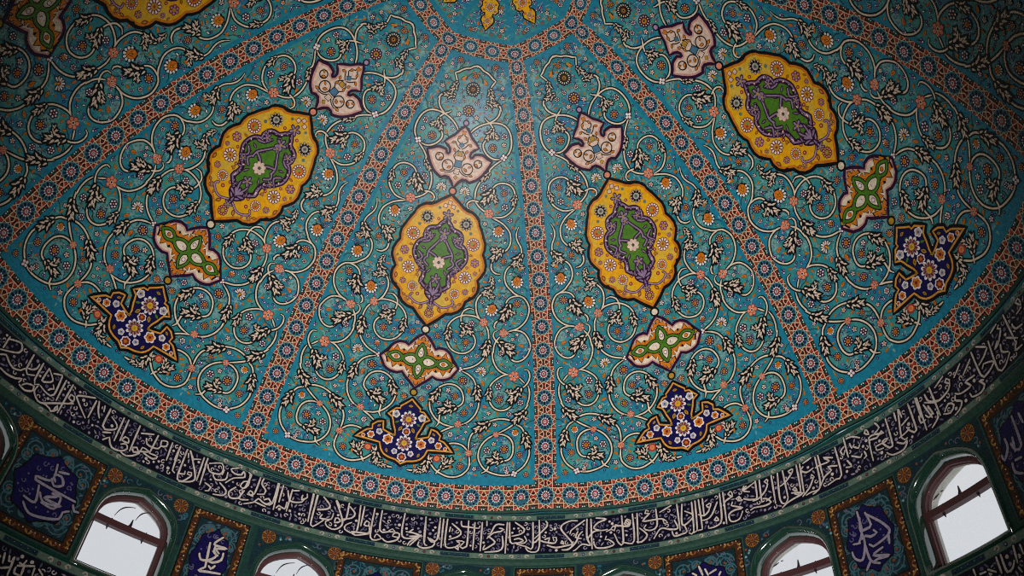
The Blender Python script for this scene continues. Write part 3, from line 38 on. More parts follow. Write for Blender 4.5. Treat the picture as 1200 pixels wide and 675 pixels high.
# ------------------------------------------------------------------ materials
def lin(c):
    f = lambda x: x / 12.92 if x <= .04045 else ((x + .055) / 1.055) ** 2.4
    return tuple(f(x / 255.) for x in c) + (1.,)
MATS = {}
def tile(name, rgb, vary=.18, rough=.46, scale=26., patch=None):
    """glazed mosaic: small pieces differing slightly in tone and tilt"""
    if name in MATS: return MATS[name]
    m = bpy.data.materials.new(name); m.use_nodes = True
    nt = m.node_tree; b = nt.nodes['Principled BSDF']
    tc = nt.nodes.new('ShaderNodeTexCoord')
    vo = nt.nodes.new('ShaderNodeTexVoronoi'); vo.inputs['Scale'].default_value = scale
    nt.links.new(tc.outputs['Object'], vo.inputs['Vector'])
    sp = nt.nodes.new('ShaderNodeSeparateColor'); nt.links.new(vo.outputs['Color'], sp.inputs[0])
    mr = nt.nodes.new('ShaderNodeMapRange'); mr.inputs['To Min'].default_value = 1 - vary; mr.inputs['To Max'].default_value = 1 + vary
    nt.links.new(sp.outputs[0], mr.inputs['Value'])
    hs = nt.nodes.new('ShaderNodeHueSaturation'); nt.links.new(mr.outputs[0], hs.inputs['Value'])
    hs.inputs['Color'].default_value = lin(rgb)
    if patch:
        no = nt.nodes.new('ShaderNodeTexNoise'); no.inputs['Scale'].default_value = 3.2; no.inputs['Detail'].default_value = 3
        nt.links.new(tc.outputs['Object'], no.inputs['Vector'])
        cr = nt.nodes.new('ShaderNodeValToRGB'); e = cr.color_ramp.elements
        e[0].position = .36; e[0].color = lin(patch[0]); e[1].position = .62; e[1].color = lin(patch[1])
        mid = e.new(.5); mid.color = lin(rgb)
        nt.links.new(no.outputs[0], cr.inputs[0]); nt.links.new(cr.outputs[0], hs.inputs['Color'])
    nt.links.new(hs.outputs[0], b.inputs['Base Color'])
    b.inputs['Roughness'].default_value = rough
    b.inputs['Specular IOR Level'].default_value = .18 if max(rgb) < 100 else .32
    # each mosaic piece sits at its own slight tilt
    vb = nt.nodes.new('ShaderNodeBump'); vb.inputs['Strength'].default_value = .22; vb.inputs['Distance'].default_value = .01
    nt.links.new(sp.outputs[1], vb.inputs['Height']); nt.links.new(vb.outputs[0], b.inputs['Normal'])
    MATS[name] = m; return m
def plain(name, rgb, rough=.6, spec=.4):
    if name in MATS: return MATS[name]
    m = bpy.data.materials.new(name); m.use_nodes = True
    nt = m.node_tree; b = nt.nodes['Principled BSDF']
    no = nt.nodes.new('ShaderNodeTexNoise'); no.inputs['Scale'].default_value = 9; no.inputs['Detail'].default_value = 5
    tc = nt.nodes.new('ShaderNodeTexCoord'); nt.links.new(tc.outputs['Object'], no.inputs['Vector'])
    mr = nt.nodes.new('ShaderNodeMapRange'); mr.inputs['To Min'].default_value = .85; mr.inputs['To Max'].default_value = 1.15
    nt.links.new(no.outputs[0], mr.inputs['Value'])
    hs = nt.nodes.new('ShaderNodeHueSaturation'); hs.inputs['Color'].default_value = lin(rgb)
    nt.links.new(mr.outputs[0], hs.inputs['Value']); nt.links.new(hs.outputs[0], b.inputs['Base Color'])
    b.inputs['Roughness'].default_value = rough; b.inputs['Specular IOR Level'].default_value = spec
    MATS[name] = m; return m
PAL = dict(
 turquoise=(40,128,136), strip=(20,120,146), steel=(66,112,140), black=(13,13,18), cream=(222,204,178), navy=(21,16,72), yellow=(218,164,14),
 amber=(196,112,14), orange=(206,116,20), green=(70,118,26), lilac=(138,114,142), white=(226,218,216), rust=(158,50,34),
 redbrown=(122,34,26), salmon=(218,132,104), pinkcream=(216,188,170), blush=(196,142,132), pale=(112,156,156), aqua=(112,166,164), teal=(30,92,112), inkteal=(28,52,60), inkblue=(24,46,84),
 plum=(44,14,46), mauve=(168,128,168), dkgreen=(16,62,52), ochre=(176,134,40), brown=(96,50,22), blue=(40,92,150), sage=(92,112,98),
 line=(220,180,146), lightgreen=(110,150,70), greybeige=(178,160,150), letter=(206,192,184), mark=(150,140,158), gold=(160,112,48), goldrim=(214,146,58),
 wallgreen=(30,60,54), wallteal=(22,46,52), trimgreen=(42,70,60), swirl=(62,98,106), umber=(62,38,24), copper=(132,66,34), bandink=(15,12,32), vine=(96,92,118))
def M(n):
    if n == 'turquoise': return tile(n, PAL[n], .14, .36, 22., patch=((30,116,150), (62,142,134)))
    if n in ('black', 'plum', 'navy', 'bandink'): return tile(n, PAL[n], .25, .42)
    if n in ('yellow',): return tile(n, PAL[n], .12, .36, 22., patch=((226,160,8), (206,170,60)))
    return tile(n, PAL[n])

# ------------------------------------------------------------------ surfaces the tiles lie on
RIB = [math.radians(a) for a in RIB_DEG]           # azimuths of the eight ribs, first one repeated at the end
PK = np.array(PROF_K); PR = np.array(PROF_R) * R; PZ = np.array(PROF_Z) * R
LAYER = .0013
class Dome:
    """u = sector coordinate (integers are ribs, .5 the panel axis), v = star row above the springing"""
    def base(s, u, v):
        u = np.asarray(u, float); v = np.asarray(v, float)
        i = np.clip(np.floor(u).astype(int) + 3, 0, 7)
        rb = np.array(RIB); az = rb[i] + (u - (i - 3)) * (rb[i + 1] - rb[i])
        r = np.interp(v, PK, PR); z = np.interp(v, PK, PZ)
        ph = u - np.floor(u); d = np.minimum(ph, 1 - ph)
        sc = 1 - ECC * (1 - 2 * d) ** 2
        low = np.clip(1 - np.abs(v + .2) / 1.6, 0, 1)
        r = r * sc * (1 - .0045 * low * np.exp(-(d / .07) ** 2))
        return np.stack([r * np.sin(az), r * np.cos(az), z + 0 * r], -1)
    def pos(s, u, v, off=0.):
        e = 1e-3; u = np.asarray(u, float); v = np.asarray(v, float)
        p = s.base(u, v)
        if np.ndim(off) or off:
            m = np.floor(u + 1e-9); uu = np.clip(u, m + 2 * e, m + 1 - 2 * e)
            du = s.base(uu + e, v) - s.base(uu - e, v); dv = s.base(u, v + e) - s.base(u, v - e)
            n = np.cross(dv, du); n /= np.maximum(np.linalg.norm(n, axis=-1, keepdims=True), 1e-12)
            sg = np.sign((n * (np.array([0, 0, -1.]) - p)).sum(-1, keepdims=True)); n *= sg
            p = p + n * (np.asarray(off)[..., None] if np.ndim(off) else off)
        return p
    def scale(s, u, v):
        i = min(max(int(math.floor(u)) + 3, 0), 7)
        r = float(np.interp(v, PK, PR)); e = .2
        hv = math.hypot(float(np.interp(v + e, PK, PR) - np.interp(v - e, PK, PR)), float(np.interp(v + e, PK, PZ) - np.interp(v - e, PK, PZ))) / (2 * e)
        return max(r, .15) * (RIB[i + 1] - RIB[i]), max(hv, .05)
class Drum:
    """u = azimuth in degrees, v = height in metres"""
    def __init__(s, r): s.r = r
    def pos(s, u, v, off=0.):
        a = np.radians(np.asarray(u, float)); r = s.r - np.asarray(off, float)
        return np.stack([r * np.sin(a), r * np.cos(a), np.asarray(v, float) + 0 * a], -1)
    def scale(s, u, v): return s.r * math.pi / 180, 1.
DOME = Dome(); DRUM = Drum(RW)

def smooth(pts, step=.045, sf=None, closed=False):
    """Catmull-Rom through the points, resampled to about 'step' metres"""
    P = [np.array(p[:2], float) for p in pts]; n = len(P)
    if n < 3: 
        mu, mv = sf.scale(*P[0]); L = math.hypot((P[1][0]-P[0][0])*mu, (P[1][1]-P[0][1])*mv); k = max(2, int(L/.12)+2)
        return [P[0] + (P[1]-P[0]) * t for t in np.linspace(0, 1, k)]
    out = []
    rng = range(n) if closed else range(n - 1)
    for i in rng:
        if closed: a, b, c, d = P[i-1], P[i], P[(i+1) % n], P[(i+2) % n]
        else: a, b, c, d = P[max(i-1, 0)], P[i], P[i+1], P[min(i+2, n-1)]
        mu, mv = sf.scale(*b); L = math.hypot((c[0]-b[0])*mu, (c[1]-b[1])*mv); k = max(1, int(L / step + .5))
        for j in range(k):
            t = j / k
            out.append(.5*((2*b)+(-a+c)*t+(2*a-5*b+4*c-d)*t*t+(-a+3*b-3*c+d)*t**3))
    if not closed: out.append(P[-1])
    return out

class Pattern:
    """gathers coloured pieces lying on a surface into one mesh"""
    def __init__(s): s.v = []; s.f = []; s.m = []; s.names = []; s.n = 0
    def mi(s, n):
        if n not in s.names: s.names.append(n)
        return s.names.index(n)
    def raw(s, verts, faces, mat):
        verts = np.asarray(verts, float); s.v.append(verts); k = s.mi(mat)
        for f in faces: s.f.append([i + s.n for i in f]); s.m.append(k)
        s.n += len(verts)
    def poly(s, sf, uv, mat, layer):
        uv = np.asarray(uv, float)
        s.raw(sf.pos(uv[:, 0], uv[:, 1], layer * LAYER), [list(range(len(uv)))], mat)
    def local(s, sf, c, pts, mat, layer, rot=0., mir=1, size=1.):
        """a small flat piece: pts in metres about c"""
        mu, mv = sf.scale(c[0], c[1]); ca, sa = math.cos(rot), math.sin(rot)
        p = np.asarray(pts, float) * size
        x = p[:, 0] * ca - p[:, 1] * sa; y = p[:, 0] * sa + p[:, 1] * ca
        s.poly(sf, np.stack([c[0] + mir * x / mu, c[1] + y / mv], 1), mat, layer)
    def stroke(s, sf, uv, w, mat, layer, taper=0., cap=True):
        uv = np.asarray(uv, float); n = len(uv)
        if n < 2: return
        mu, mv = sf.scale(*uv[n // 2]); sc = np.array([mu, mv])
        q = uv * sc; d = np.gradient(q, axis=0); L = np.linalg.norm(d, axis=1, keepdims=True); d = d / np.maximum(L, 1e-9)
        nn = np.stack([-d[:, 1], d[:, 0]], 1)
        t = np.linspace(0, 1, n)
        ww = w * np.ones(n) if not callable(w) else np.array([w(x) for x in t])
        if taper: ww = ww * np.clip(np.minimum(t, 1 - t) / taper, .25, 1)
        if cap:
            q = np.vstack([q[:1] - d[:1] * ww[0] * .4, q, q[-1:] + d[-1:] * ww[-1] * .4]); nn = np.vstack([nn[:1], nn, nn[-1:]])
            ww = np.concatenate([[ww[0] * .5], ww, [ww[-1] * .5]]); n += 2
        a = (q + nn * ww[:, None] / 2) / sc; b = (q - nn * ww[:, None] / 2) / sc
        V = np.vstack([a, b])
        s.raw(sf.pos(V[:, 0], V[:, 1], layer * LAYER), [[i, i + 1, n + i + 1, n + i] for i in range(n - 1)], mat)
    def fill(s, sf, uv, mat, layer, grid=.11):
        """a large piece, cut fine enough to follow the curve of the surface"""
        uv = np.asarray(uv, float); c = uv.mean(0); mu, mv = sf.scale(c[0], c[1]); sc = np.array([mu, mv])
        q = (uv - c) * sc; lo = q.min(0); hi = q.max(0)
        vs = [Vector(p) for p in q]; n = len(vs); ed = [(i, (i + 1) % n) for i in range(n)]
        gx = np.arange(lo[0] + grid / 2, hi[0], grid); gy = np.arange(lo[1] + grid / 2, hi[1], grid)
        for x in gx:
            for y in gy: vs.append(Vector((x, y)))
        r = delaunay_2d_cdt(vs, ed, [], 1, 1e-5)
        V = np.array([tuple(v) for v in r[0]]) / sc + c
        # CDT 'inside' output keeps triangles inside the outline
        s.raw(sf.pos(V[:, 0], V[:, 1], layer * LAYER), [list(f) for f in r[2]], mat)
    def build(s, name, parent=None, flat=True):
        me = bpy.data.meshes.new(name)
        if s.v:
            V = np.concatenate(s.v); me.from_pydata(V.tolist(), [], s.f)
            for n in s.names: me.materials.append(M(n) if n in PAL else MATS[n])
            me.polygons.foreach_set('material_index', s.m); me.update()
        o = bpy.data.objects.new(name, me); col.objects.link(o)
        if parent: o.parent = parent
        return o

# ------------------------------------------------------------------ small shapes, unit radius
def ngon(n, r=1., ph=0.): return [(r * math.cos(ph + i * 2 * math.pi / n), r * math.sin(ph + i * 2 * math.pi / n)) for i in range(n)]
def scallop(n, r=1., d=.12, ph=0., k=4):
    return [((r * (1 - d + d * abs(math.cos(n * a / 2)))) * math.cos(a + ph), (r * (1 - d + d * abs(math.cos(n * a / 2)))) * math.sin(a + ph)) for a in [i * 2 * math.pi / (n * k) for i in range(n * k)]]
def drop(r0, r1, w, ang):
    """petal from r0 out to r1, blunt tip"""
    L = r1 - r0; prof = [(0, .12), (.35, .38), (.7, .5), (.92, .3), (1, 0)]
    p = [(r0 + L * x, w * y) for x, y in prof] + [(r0 + L * x, -w * y) for x, y in prof[-2::-1]]
    c, s_ = math.cos(ang), math.sin(ang)
    return [(x * c - y * s_, x * s_ + y * c) for x, y in p]
def lens(L, w, n=5):
    t = [i / n for i in range(n + 1)]
    return [(-L / 2 + L * a, w / 2 * math.sin(math.pi * a)) for a in t] + [(-L / 2 + L * a, -w / 2 * math.sin(math.pi * a)) for a in t[-2:0:-1]]
def shift(p, x, y, rot=0., s=1.):
    c, q = math.cos(rot), math.sin(rot); return [(x + s * (a * c - b * q), y + s * (a * q + b * c)) for a, b in p]

UP = math.pi / 2
def fl_rose(n, back='black', petal='white', mid='orange', core='brown', core2=None):
    o = [(scallop(n, 1.1, .14), back, 0)]
    o += [(drop(.6, .87, .2 * 12 / n, i * 2 * math.pi / n), petal, 1) for i in range(n)]
    o += [(ngon(12, .43), mid, 2), (scallop(5, .26, .3), core, 3), (ngon(5, .1), 'yellow', 3.6)]
    if core2: o += [(ngon(6, .14), core2, 4)]
    return o
def fl_six(): 
    o = [(scallop(6, 1.05, .2), 'plum', 0)]
    o += [(shift(ngon(7, .2), .6 * math.cos(i * math.pi / 3), .62 * math.sin(i * math.pi / 3)), 'white', 1) for i in range(6)]
    return o + [(ngon(7, .17), 'salmon', 2)]
def fl_white5(c='orange', petal='white', back='plum'):
    o = [(scallop(5, 1.1, .22, UP), back, 0)]
    o += [(drop(.2, .82, .42, UP + i * 2 * math.pi / 5), petal, 1) for i in range(5)]
    return o + [(ngon(7, .3), c, 2)]
def fl_pink():
    o = [(scallop(6, 1.02, .3), 'redbrown', 0)]
    o += [(shift(ngon(8, .27), .6 * math.cos(i * math.pi / 3), .58 * math.sin(i * math.pi / 3)), 'salmon', 1) for i in range(6)]
    return o + [(ngon(8, .36), 'orange', 1), (ngon(8, .26), 'pinkcream', 2), (ngon(6, .16), 'navy', 3)]
def fl_lotus():
    body = [(.0, .95), (.32, .8), (.56, .55), (.6, .1), (.45, -.35), (0, -.55), (-.45, -.35), (-.6, .1), (-.56, .55), (-.32, .8)]
    o = [(scallop(10, 1.12, .14), 'black', 0)]
    o += [(drop(.5, 1.0, .34, math.radians(a)), 'white', 1) for a in (190, 222, 254, 286, 318, 350, 158, 22)]
    o += [(shift(body, 0, 0, 0, 1.12), 'black', 1.5), (body, 'orange', 2), (shift(lens(.85, .34), 0, .08, UP), 'brown', 3), (shift(lens(.5, .14), 0, .05, UP), 'yellow', 4), (shift(lens(.55, .13), .33, .2, 1.1), 'rust', 3), (shift(lens(.55, .13), -.33, .2, 2.04), 'rust', 3), (shift(lens(.4, .12), 0, .68, UP), 'rust', 3)]
    return o
def fl_wlotus():
    o = []
    for a in (90, 62, 118, 34, 146, 6, 174, -24, 204):
        o += [(drop(0, 1.12, .5, math.radians(a)), 'black', 0), (drop(.3, .98, .26, math.radians(a)), 'white' if a not in (62, 118, 6, 174) else 'pinkcream', 1)]
    return o + [(shift(lens(.75, .42), 0, -.02, UP), 'rust', 2), (shift(lens(.5, .26), 0, -.04, UP), 'yellow', 3), (shift(ngon(8, .2), 0, -.42), 'ochre', 3)]
def fl_node():
    o = [([(1.05, 0), (0, 1.05), (-1.05, 0), (0, -1.05)], 'plum', 0), ([(.85, 0), (0, .85), (-.85, 0), (0, -.85)], 'redbrown', 1)]
    o += [(drop(.04, .74, .55, i * UP), 'white', 2) for i in range(4)]
    return o + [(ngon(6, .16), 'plum', 3)]
def fl_oleaf():
    return [(lens(2.0, 1.0), 'brown', 0), (lens(1.7, .72), 'orange', 1), (shift(lens(.7, .22), .1, 0), 'rust', 2), ([(-1, .1), (-1.7, .5), (-1.9, .4), (-1.1, -.1)], 'pale', 0)]
def fl_tiny():
    o = [(shift(ngon(7, .5), .5 * math.cos(a), .5 * math.sin(a)), 'navy', 0) for a in (.4, 2.5, 4.6)]
    return o + [(shift(ngon(6, .3), .5 * math.cos(a), .5 * math.sin(a)), c, 1) for a, c in ((.4, 'mauve'), (2.5, 'white'), (4.6, 'mauve'))] + [([(.5, -.1), (1.5, -.5), (1.4, -.7), (.4, -.35)], 'black', 0)]
def fl_wleaf(): return [(lens(2.2, 1.15), 'black', 0), (lens(1.5, .6), 'white', 1)]
def fl_red(): return [(scallop(9, 1.05, .12), 'rust', 0), (ngon(10, .62), 'salmon', 1), (ngon(8, .38), 'orange', 2)]
def fl_leafbig(): return [(lens(2.5, 1.0), 'black', 0), (lens(2.1, .7), 'orange', 1), (shift(lens(1.3, .6), .2, .35, .9), 'amber', 1), (shift(lens(1.2, .3), -.5, -.4, 2.4), 'lightgreen', 1)]
FL = dict(bigrose_axis=fl_rose(16, 'black', 'cream', 'brown', 'ochre', 'black'), rose_axis=fl_rose(11, 'plum', 'pinkcream', 'orange', 'green', 'black'),
 rosette=fl_rose(9, 'plum', 'pinkcream', 'orange', 'brown'), six=fl_six(), white5=fl_white5(), pinkb=fl_pink(), lotus=fl_lotus(), wlotus=fl_wlotus(), node=fl_node(),
 oleaf=fl_oleaf(), tiny=fl_tiny(), wleaf=fl_wleaf(), redrose=fl_red(), leafbig=fl_leafbig(),
 # flowers of the yellow medallion
 dark=[(scallop(10, 1.05, .3), 'black', 0)] + [(drop(.6, .98, .24, i * math.pi / 5), 'greybeige', 1) for i in range(10)] + [(ngon(10, .46), 'greybeige', 1), (ngon(8, .28), 'sage', 2), (ngon(5, .1), 'plum', 3)],
 ring=[(scallop(14, 1.04, .1), 'redbrown', 0)] + [(drop(.62, .92, .25, i * math.pi / 7), 'white', 1) for i in range(14)] + [(ngon(10, .55), 'amber', 1), (shift(ngon(6, .25), -.1, .2), 'lightgreen', 2), (shift(ngon(5, .2), .12, -.12), 'rust', 3)],
 big=[(scallop(11, 1.06, .2), 'redbrown', 0)] + [(drop(.5, .93, .28, i * 2 * math.pi / 11), 'white', 1) for i in range(11)] + [(ngon(10, .46), 'ochre', 2), (ngon(6, .2), 'rust', 3)],
 cluster=[(shift(ngon(8, .4), .58 * math.cos(i * math.pi / 3), .58 * math.sin(i * math.pi / 3)), 'redbrown', 0) for i in range(6)] + [(shift(ngon(6, .22), .6 * math.cos(i * math.pi / 3), .6 * math.sin(i * math.pi / 3)), 'mauve', 1) for i in range(6)] + [(ngon(7, .36), 'ochre', 2)],
 star=[(scallop(8, 1.1, .3), 'redbrown', 0)] + [(drop(.1, 1., .55, i * math.pi / 4), 'pinkcream', 1) for i in range(8)] + [(ngon(8, .24), 'plum', 2), (ngon(6, .12), 'green', 3)],
 lil=[(drop(-.1, 1.15, .7, math.radians(a)), 'plum', 0) for a in (90, 18, 162, 234, 306)] + [(drop(.1, .95, .4, math.radians(a)), 'lilac', 1) for a in (90, 18, 162, 234, 306)] + [(ngon(6, .24), 'ochre', 2)],
 reddot=[(ngon(8, 1.), 'redbrown', 0), (ngon(6, .5), 'salmon', 1)], teal=[(ngon(7, 1.), 'sage', 0)], bleaf=[(lens(2.2, 1.2), 'redbrown', 0), (lens(1.3, .55), 'ochre', 1)],
 rose=fl_rose(10, 'redbrown', 'pinkcream', 'ochre', 'lightgreen'), trefoil=[(shift([(.5, 0), (0, .5), (-.5, 0), (0, -.5)], x, y, .6, 1.0), 'redbrown', 0) for x, y in ((0, .35), (-.65, -.25), (.65, -.25))] + [(shift([(.5, 0), (0, .5), (-.5, 0), (0, -.5)], x, y, .6, .72), 'pinkcream', 1) for x, y in ((0, .35), (-.65, -.25), (.65, -.25))],
 pal=[(drop(0, 1., .5, math.radians(a)), 'plum', 0) for a in (90, 55, 125, 20, 160, 270)] + [(drop(.2, .84, .2, math.radians(a)), 'lilac', 1) for a in (90, 55, 125, 20, 160, 270)],
 white_big=[(scallop(10, 1.05, .25), 'navy', 0)] + [(drop(.3, 1., .38, math.radians(18 + 36 * i)), 'white', 1) for i in range(10)] + [(drop(.3, .75, .26, math.radians(18 + 36 * i)), 'redbrown', 2) for i in range(10)] + [(ngon(9, .34), 'yellow', 3), (ngon(6, .16), 'ochre', 4)],
 bwhite5=[(scallop(5, 1.05, .2, UP), 'white', 0), (scallop(5, .75, .2, UP), 'greybeige', 1), (ngon(6, .3), 'blue', 2)],
 bred=[(scallop(7, 1.05, .2), 'white', 0), (scallop(7, .8, .2), 'redbrown', 1), (ngon(6, .35), 'amber', 2)],
 ow=[(scallop(6, 1.08, .24), 'white', 0), (scallop(6, .82, .24), 'orange', 1), (ngon(6, .3), 'redbrown', 2)] + [(shift(ngon(5, .14), .5 * math.cos(a), .5 * math.sin(a)), 'redbrown', 2) for a in (1.57, 3.66, 5.76)],
 yl=[(lens(2.2, 1.3), 'black', 0), (lens(1.9, 1.0), 'ochre', 1), (lens(1., .35), 'brown', 2)], gr=[(lens(2.4, 1.0), 'green', 0)],
)
def put(pm, sf, kind, c, r, layer, rot=0., mir=1):
    for p, m, l in FL[kind]: pm.local(sf, c, p, m, layer + l, rot, mir, r)

def acanthus(pm, sf, a, b, mir=1, k=1.0):
    """split leaf of black-edged cream scales running along a stem from a to b"""
    mu, mv = sf.scale(*a); v = np.array([(b[0] - a[0]) * mu * mir, (b[1] - a[1]) * mv]); L = np.linalg.norm(v); th = math.atan2(v[1], v[0])
    if L < .02: return
    w = min(max(L * .24, .05), .095) * k
    pcs = []
    n = max(3, int(L / (w * .85)))
    for i in range(n):
        x = L * (.02 + .82 * i / (n - 1)); s = 1 if i % 2 else -1; big = .75 + .45 * math.sin(math.pi * (i + .6) / n)
        pcs.append((x, s * w * .28, s * .55, big)); pcs.append((x + w * .22, -s * w * .3, -s * .3, big * .85))
    pcs.append((L * .72, 0, .0, 1.15))
    pcs.append((L * .5, w * .7, 1.0, .95)); pcs.append((L * .3, -w * .6, -.9, .8))
    for x, y, r_, s in pcs:
        d = [(-.25, 0), (.0, .3), (.45, .36), (1.0, .12), (1.35, 0.), (1.0, -.16), (.45, -.3), (.0, -.26)]
        pm.local(sf, a, shift(shift([(px * 1.3 - .12, py * 2.1) for px, py in d], 0, 0, r_, w * s), x, y), 'black', 6, th, mir)
        pm.local(sf, a, shift(shift([(px * .8 + .08, py * .7) for px, py in d], 0, 0, r_, w * s * .86), x, y), 'cream' if s < 1.1 else 'pinkcream', 7, th, mir)

def inside(p, poly):
    x, y = p; c = False; n = len(poly); j = n - 1
    for i in range(n):
        if (poly[i][1] > y) != (poly[j][1] > y) and x < (poly[j][0] - poly[i][0]) * (y - poly[i][1]) / (poly[j][1] - poly[i][1]) + poly[i][0]: c = not c
        j = i
    return c

# ------------------------------------------------------------------ limits of a panel
RIBHALF = lambda k: float(np.interp(k, [0, 10, 16.7, 18.3], [.0292, .029, .0243, .0222])) * R
def kedge(ph, k0, bow=.2): return k0 + bow * (1 - (2 * ph - 1) ** 2)
def edge_t(u0, k, extra=0.):
    mu, mv = DOME.scale(u0 + .5, k); return (RIBHALF(k) + extra) / mu
KB, KT = .5, 18.15
def sheet(pm, u0, mat, layer, side, kb, kt_off, nu, nv):
    """the whole field of a panel, inset 'side' metres from the ribs"""
    uu = []; 
    for j in range(nv + 1):
        s = j / nv
        for i in range(nu + 1):
            x = i / nu; k = kb + s * (KT - kt_off - kb); e = edge_t(u0, k, side); ph = e + (1 - 2 * e) * x
            k = kb + s * (kedge(ph, KT) - kt_off - kb)
            uu.append((u0 + ph, k))
    uu = np.array(uu)
    pm.raw(DOME.pos(uu[:, 0], uu[:, 1], layer * LAYER), [[j * (nu + 1) + i, j * (nu + 1) + i + 1, (j + 1) * (nu + 1) + i + 1, (j + 1) * (nu + 1) + i] for j in range(nv) for i in range(nu)], mat)

AX = .5
def half(pts, u0): return [[u0 + AX + min(p[0], 0.) , p[1]] for p in pts], [[u0 + AX - min(p[0], 0.), p[1]] for p in pts]
def both(pts, u0):
    """closed outline from the left half, top to bottom"""
    q = [list(p[:2]) for p in pts]; q[0][0] = 0; q[-1][0] = 0
    l = [[u0 + AX + p[0], p[1]] for p in q]; r = [[u0 + AX - p[0], p[1]] for p in q[-2:0:-1]]
    return l + r
def grow(uv, d):
    """offset a closed outline by d metres (outwards for d > 0)"""
    uv = np.asarray(uv, float); c = uv.mean(0); mu, mv = DOME.scale(c[0], c[1]); sc = np.array([mu, mv]); q = uv * sc
    a = np.roll(q, 1, 0); b = np.roll(q, -1, 0); t = b - a; t /= np.maximum(np.linalg.norm(t, axis=1, keepdims=True), 1e-9)
    n = np.stack([t[:, 1], -t[:, 0]], 1)
    area = .5 * np.sum(q[:, 0] * np.roll(q[:, 1], -1) - np.roll(q[:, 0], -1) * q[:, 1])
    if area < 0: n = -n
    return (q + n * d) / sc

def ring_stroke(pm, uv, d, w, mat, layer):
    q = grow(uv, d); q = np.vstack([q, q[:2]]); pm.stroke(DOME, q, w, mat, layer, cap=False)

# random fill of one half panel, the same in every panel as the tile cartoon was reused
def scatter():
    rnd = random.Random(7); items = []; occ = []
    for k, l in DES['flowers'].items():
        for p in l: occ.append((p[0], p[1], p[2] * .9))
    for s in DES['stems']:
        for p in smooth(s, .05, DomeShift): occ.append((p[0], p[1], .045))
    for a, b in DES['leaves']:
        for t in np.linspace(0, 1, 5): occ.append((a[0] + (b[0] - a[0]) * t, a[1] + (b[1] - a[1]) * t, .075))
    outs = [[p[:2] for p in DES['outl'][n]] + [[.05, DES['outl'][n][-1][1]], [.05, DES['outl'][n][0][1]]] for n in ('medallion', 'cream', 'cart', 'blue')]
    O = np.array(occ)
    def free(t, k, r, lst):
        if any(inside((t, k), o) for o in outs): return False
        mu, mv = DOME.scale(.5 + t, k)
        d = np.hypot((O[:, 0] - t) * mu, (O[:, 1] - k) * mv) - O[:, 2]
        if d.min() < r: return False
        return all(math.hypot((q[0] - t) * mu, (q[1] - k) * mv) > r + q[2] for q in lst)
    lst = []
    for kind, cnt, r in (('oleaf', 60, .045), ('tiny', 90, .04), ('dot', 60, .022), ('spray', 330, .03)):
        tries = 0; got = 0
        while got < cnt and tries < cnt * 30:
            tries += 1; k = rnd.uniform(.85, 18.05); e = edge_t(0, k, .105); t = rnd.uniform(-.5 + e, 0)
            if rnd.random() > .25 + .75 * float(np.interp(k, PK, PR)) / R: continue
            if free(t, k, r, lst if kind != 'spray' else [q for q in lst if q[3] != 'spray']):
                lst.append((t, k, r, kind, rnd.uniform(0, 6.28), rnd.uniform(.8, 1.25))); got += 1
    return lst
class DomeShift:
    @staticmethod
    def scale(u, v): return DOME.scale(.5 + u, v)
FILL = scatter()

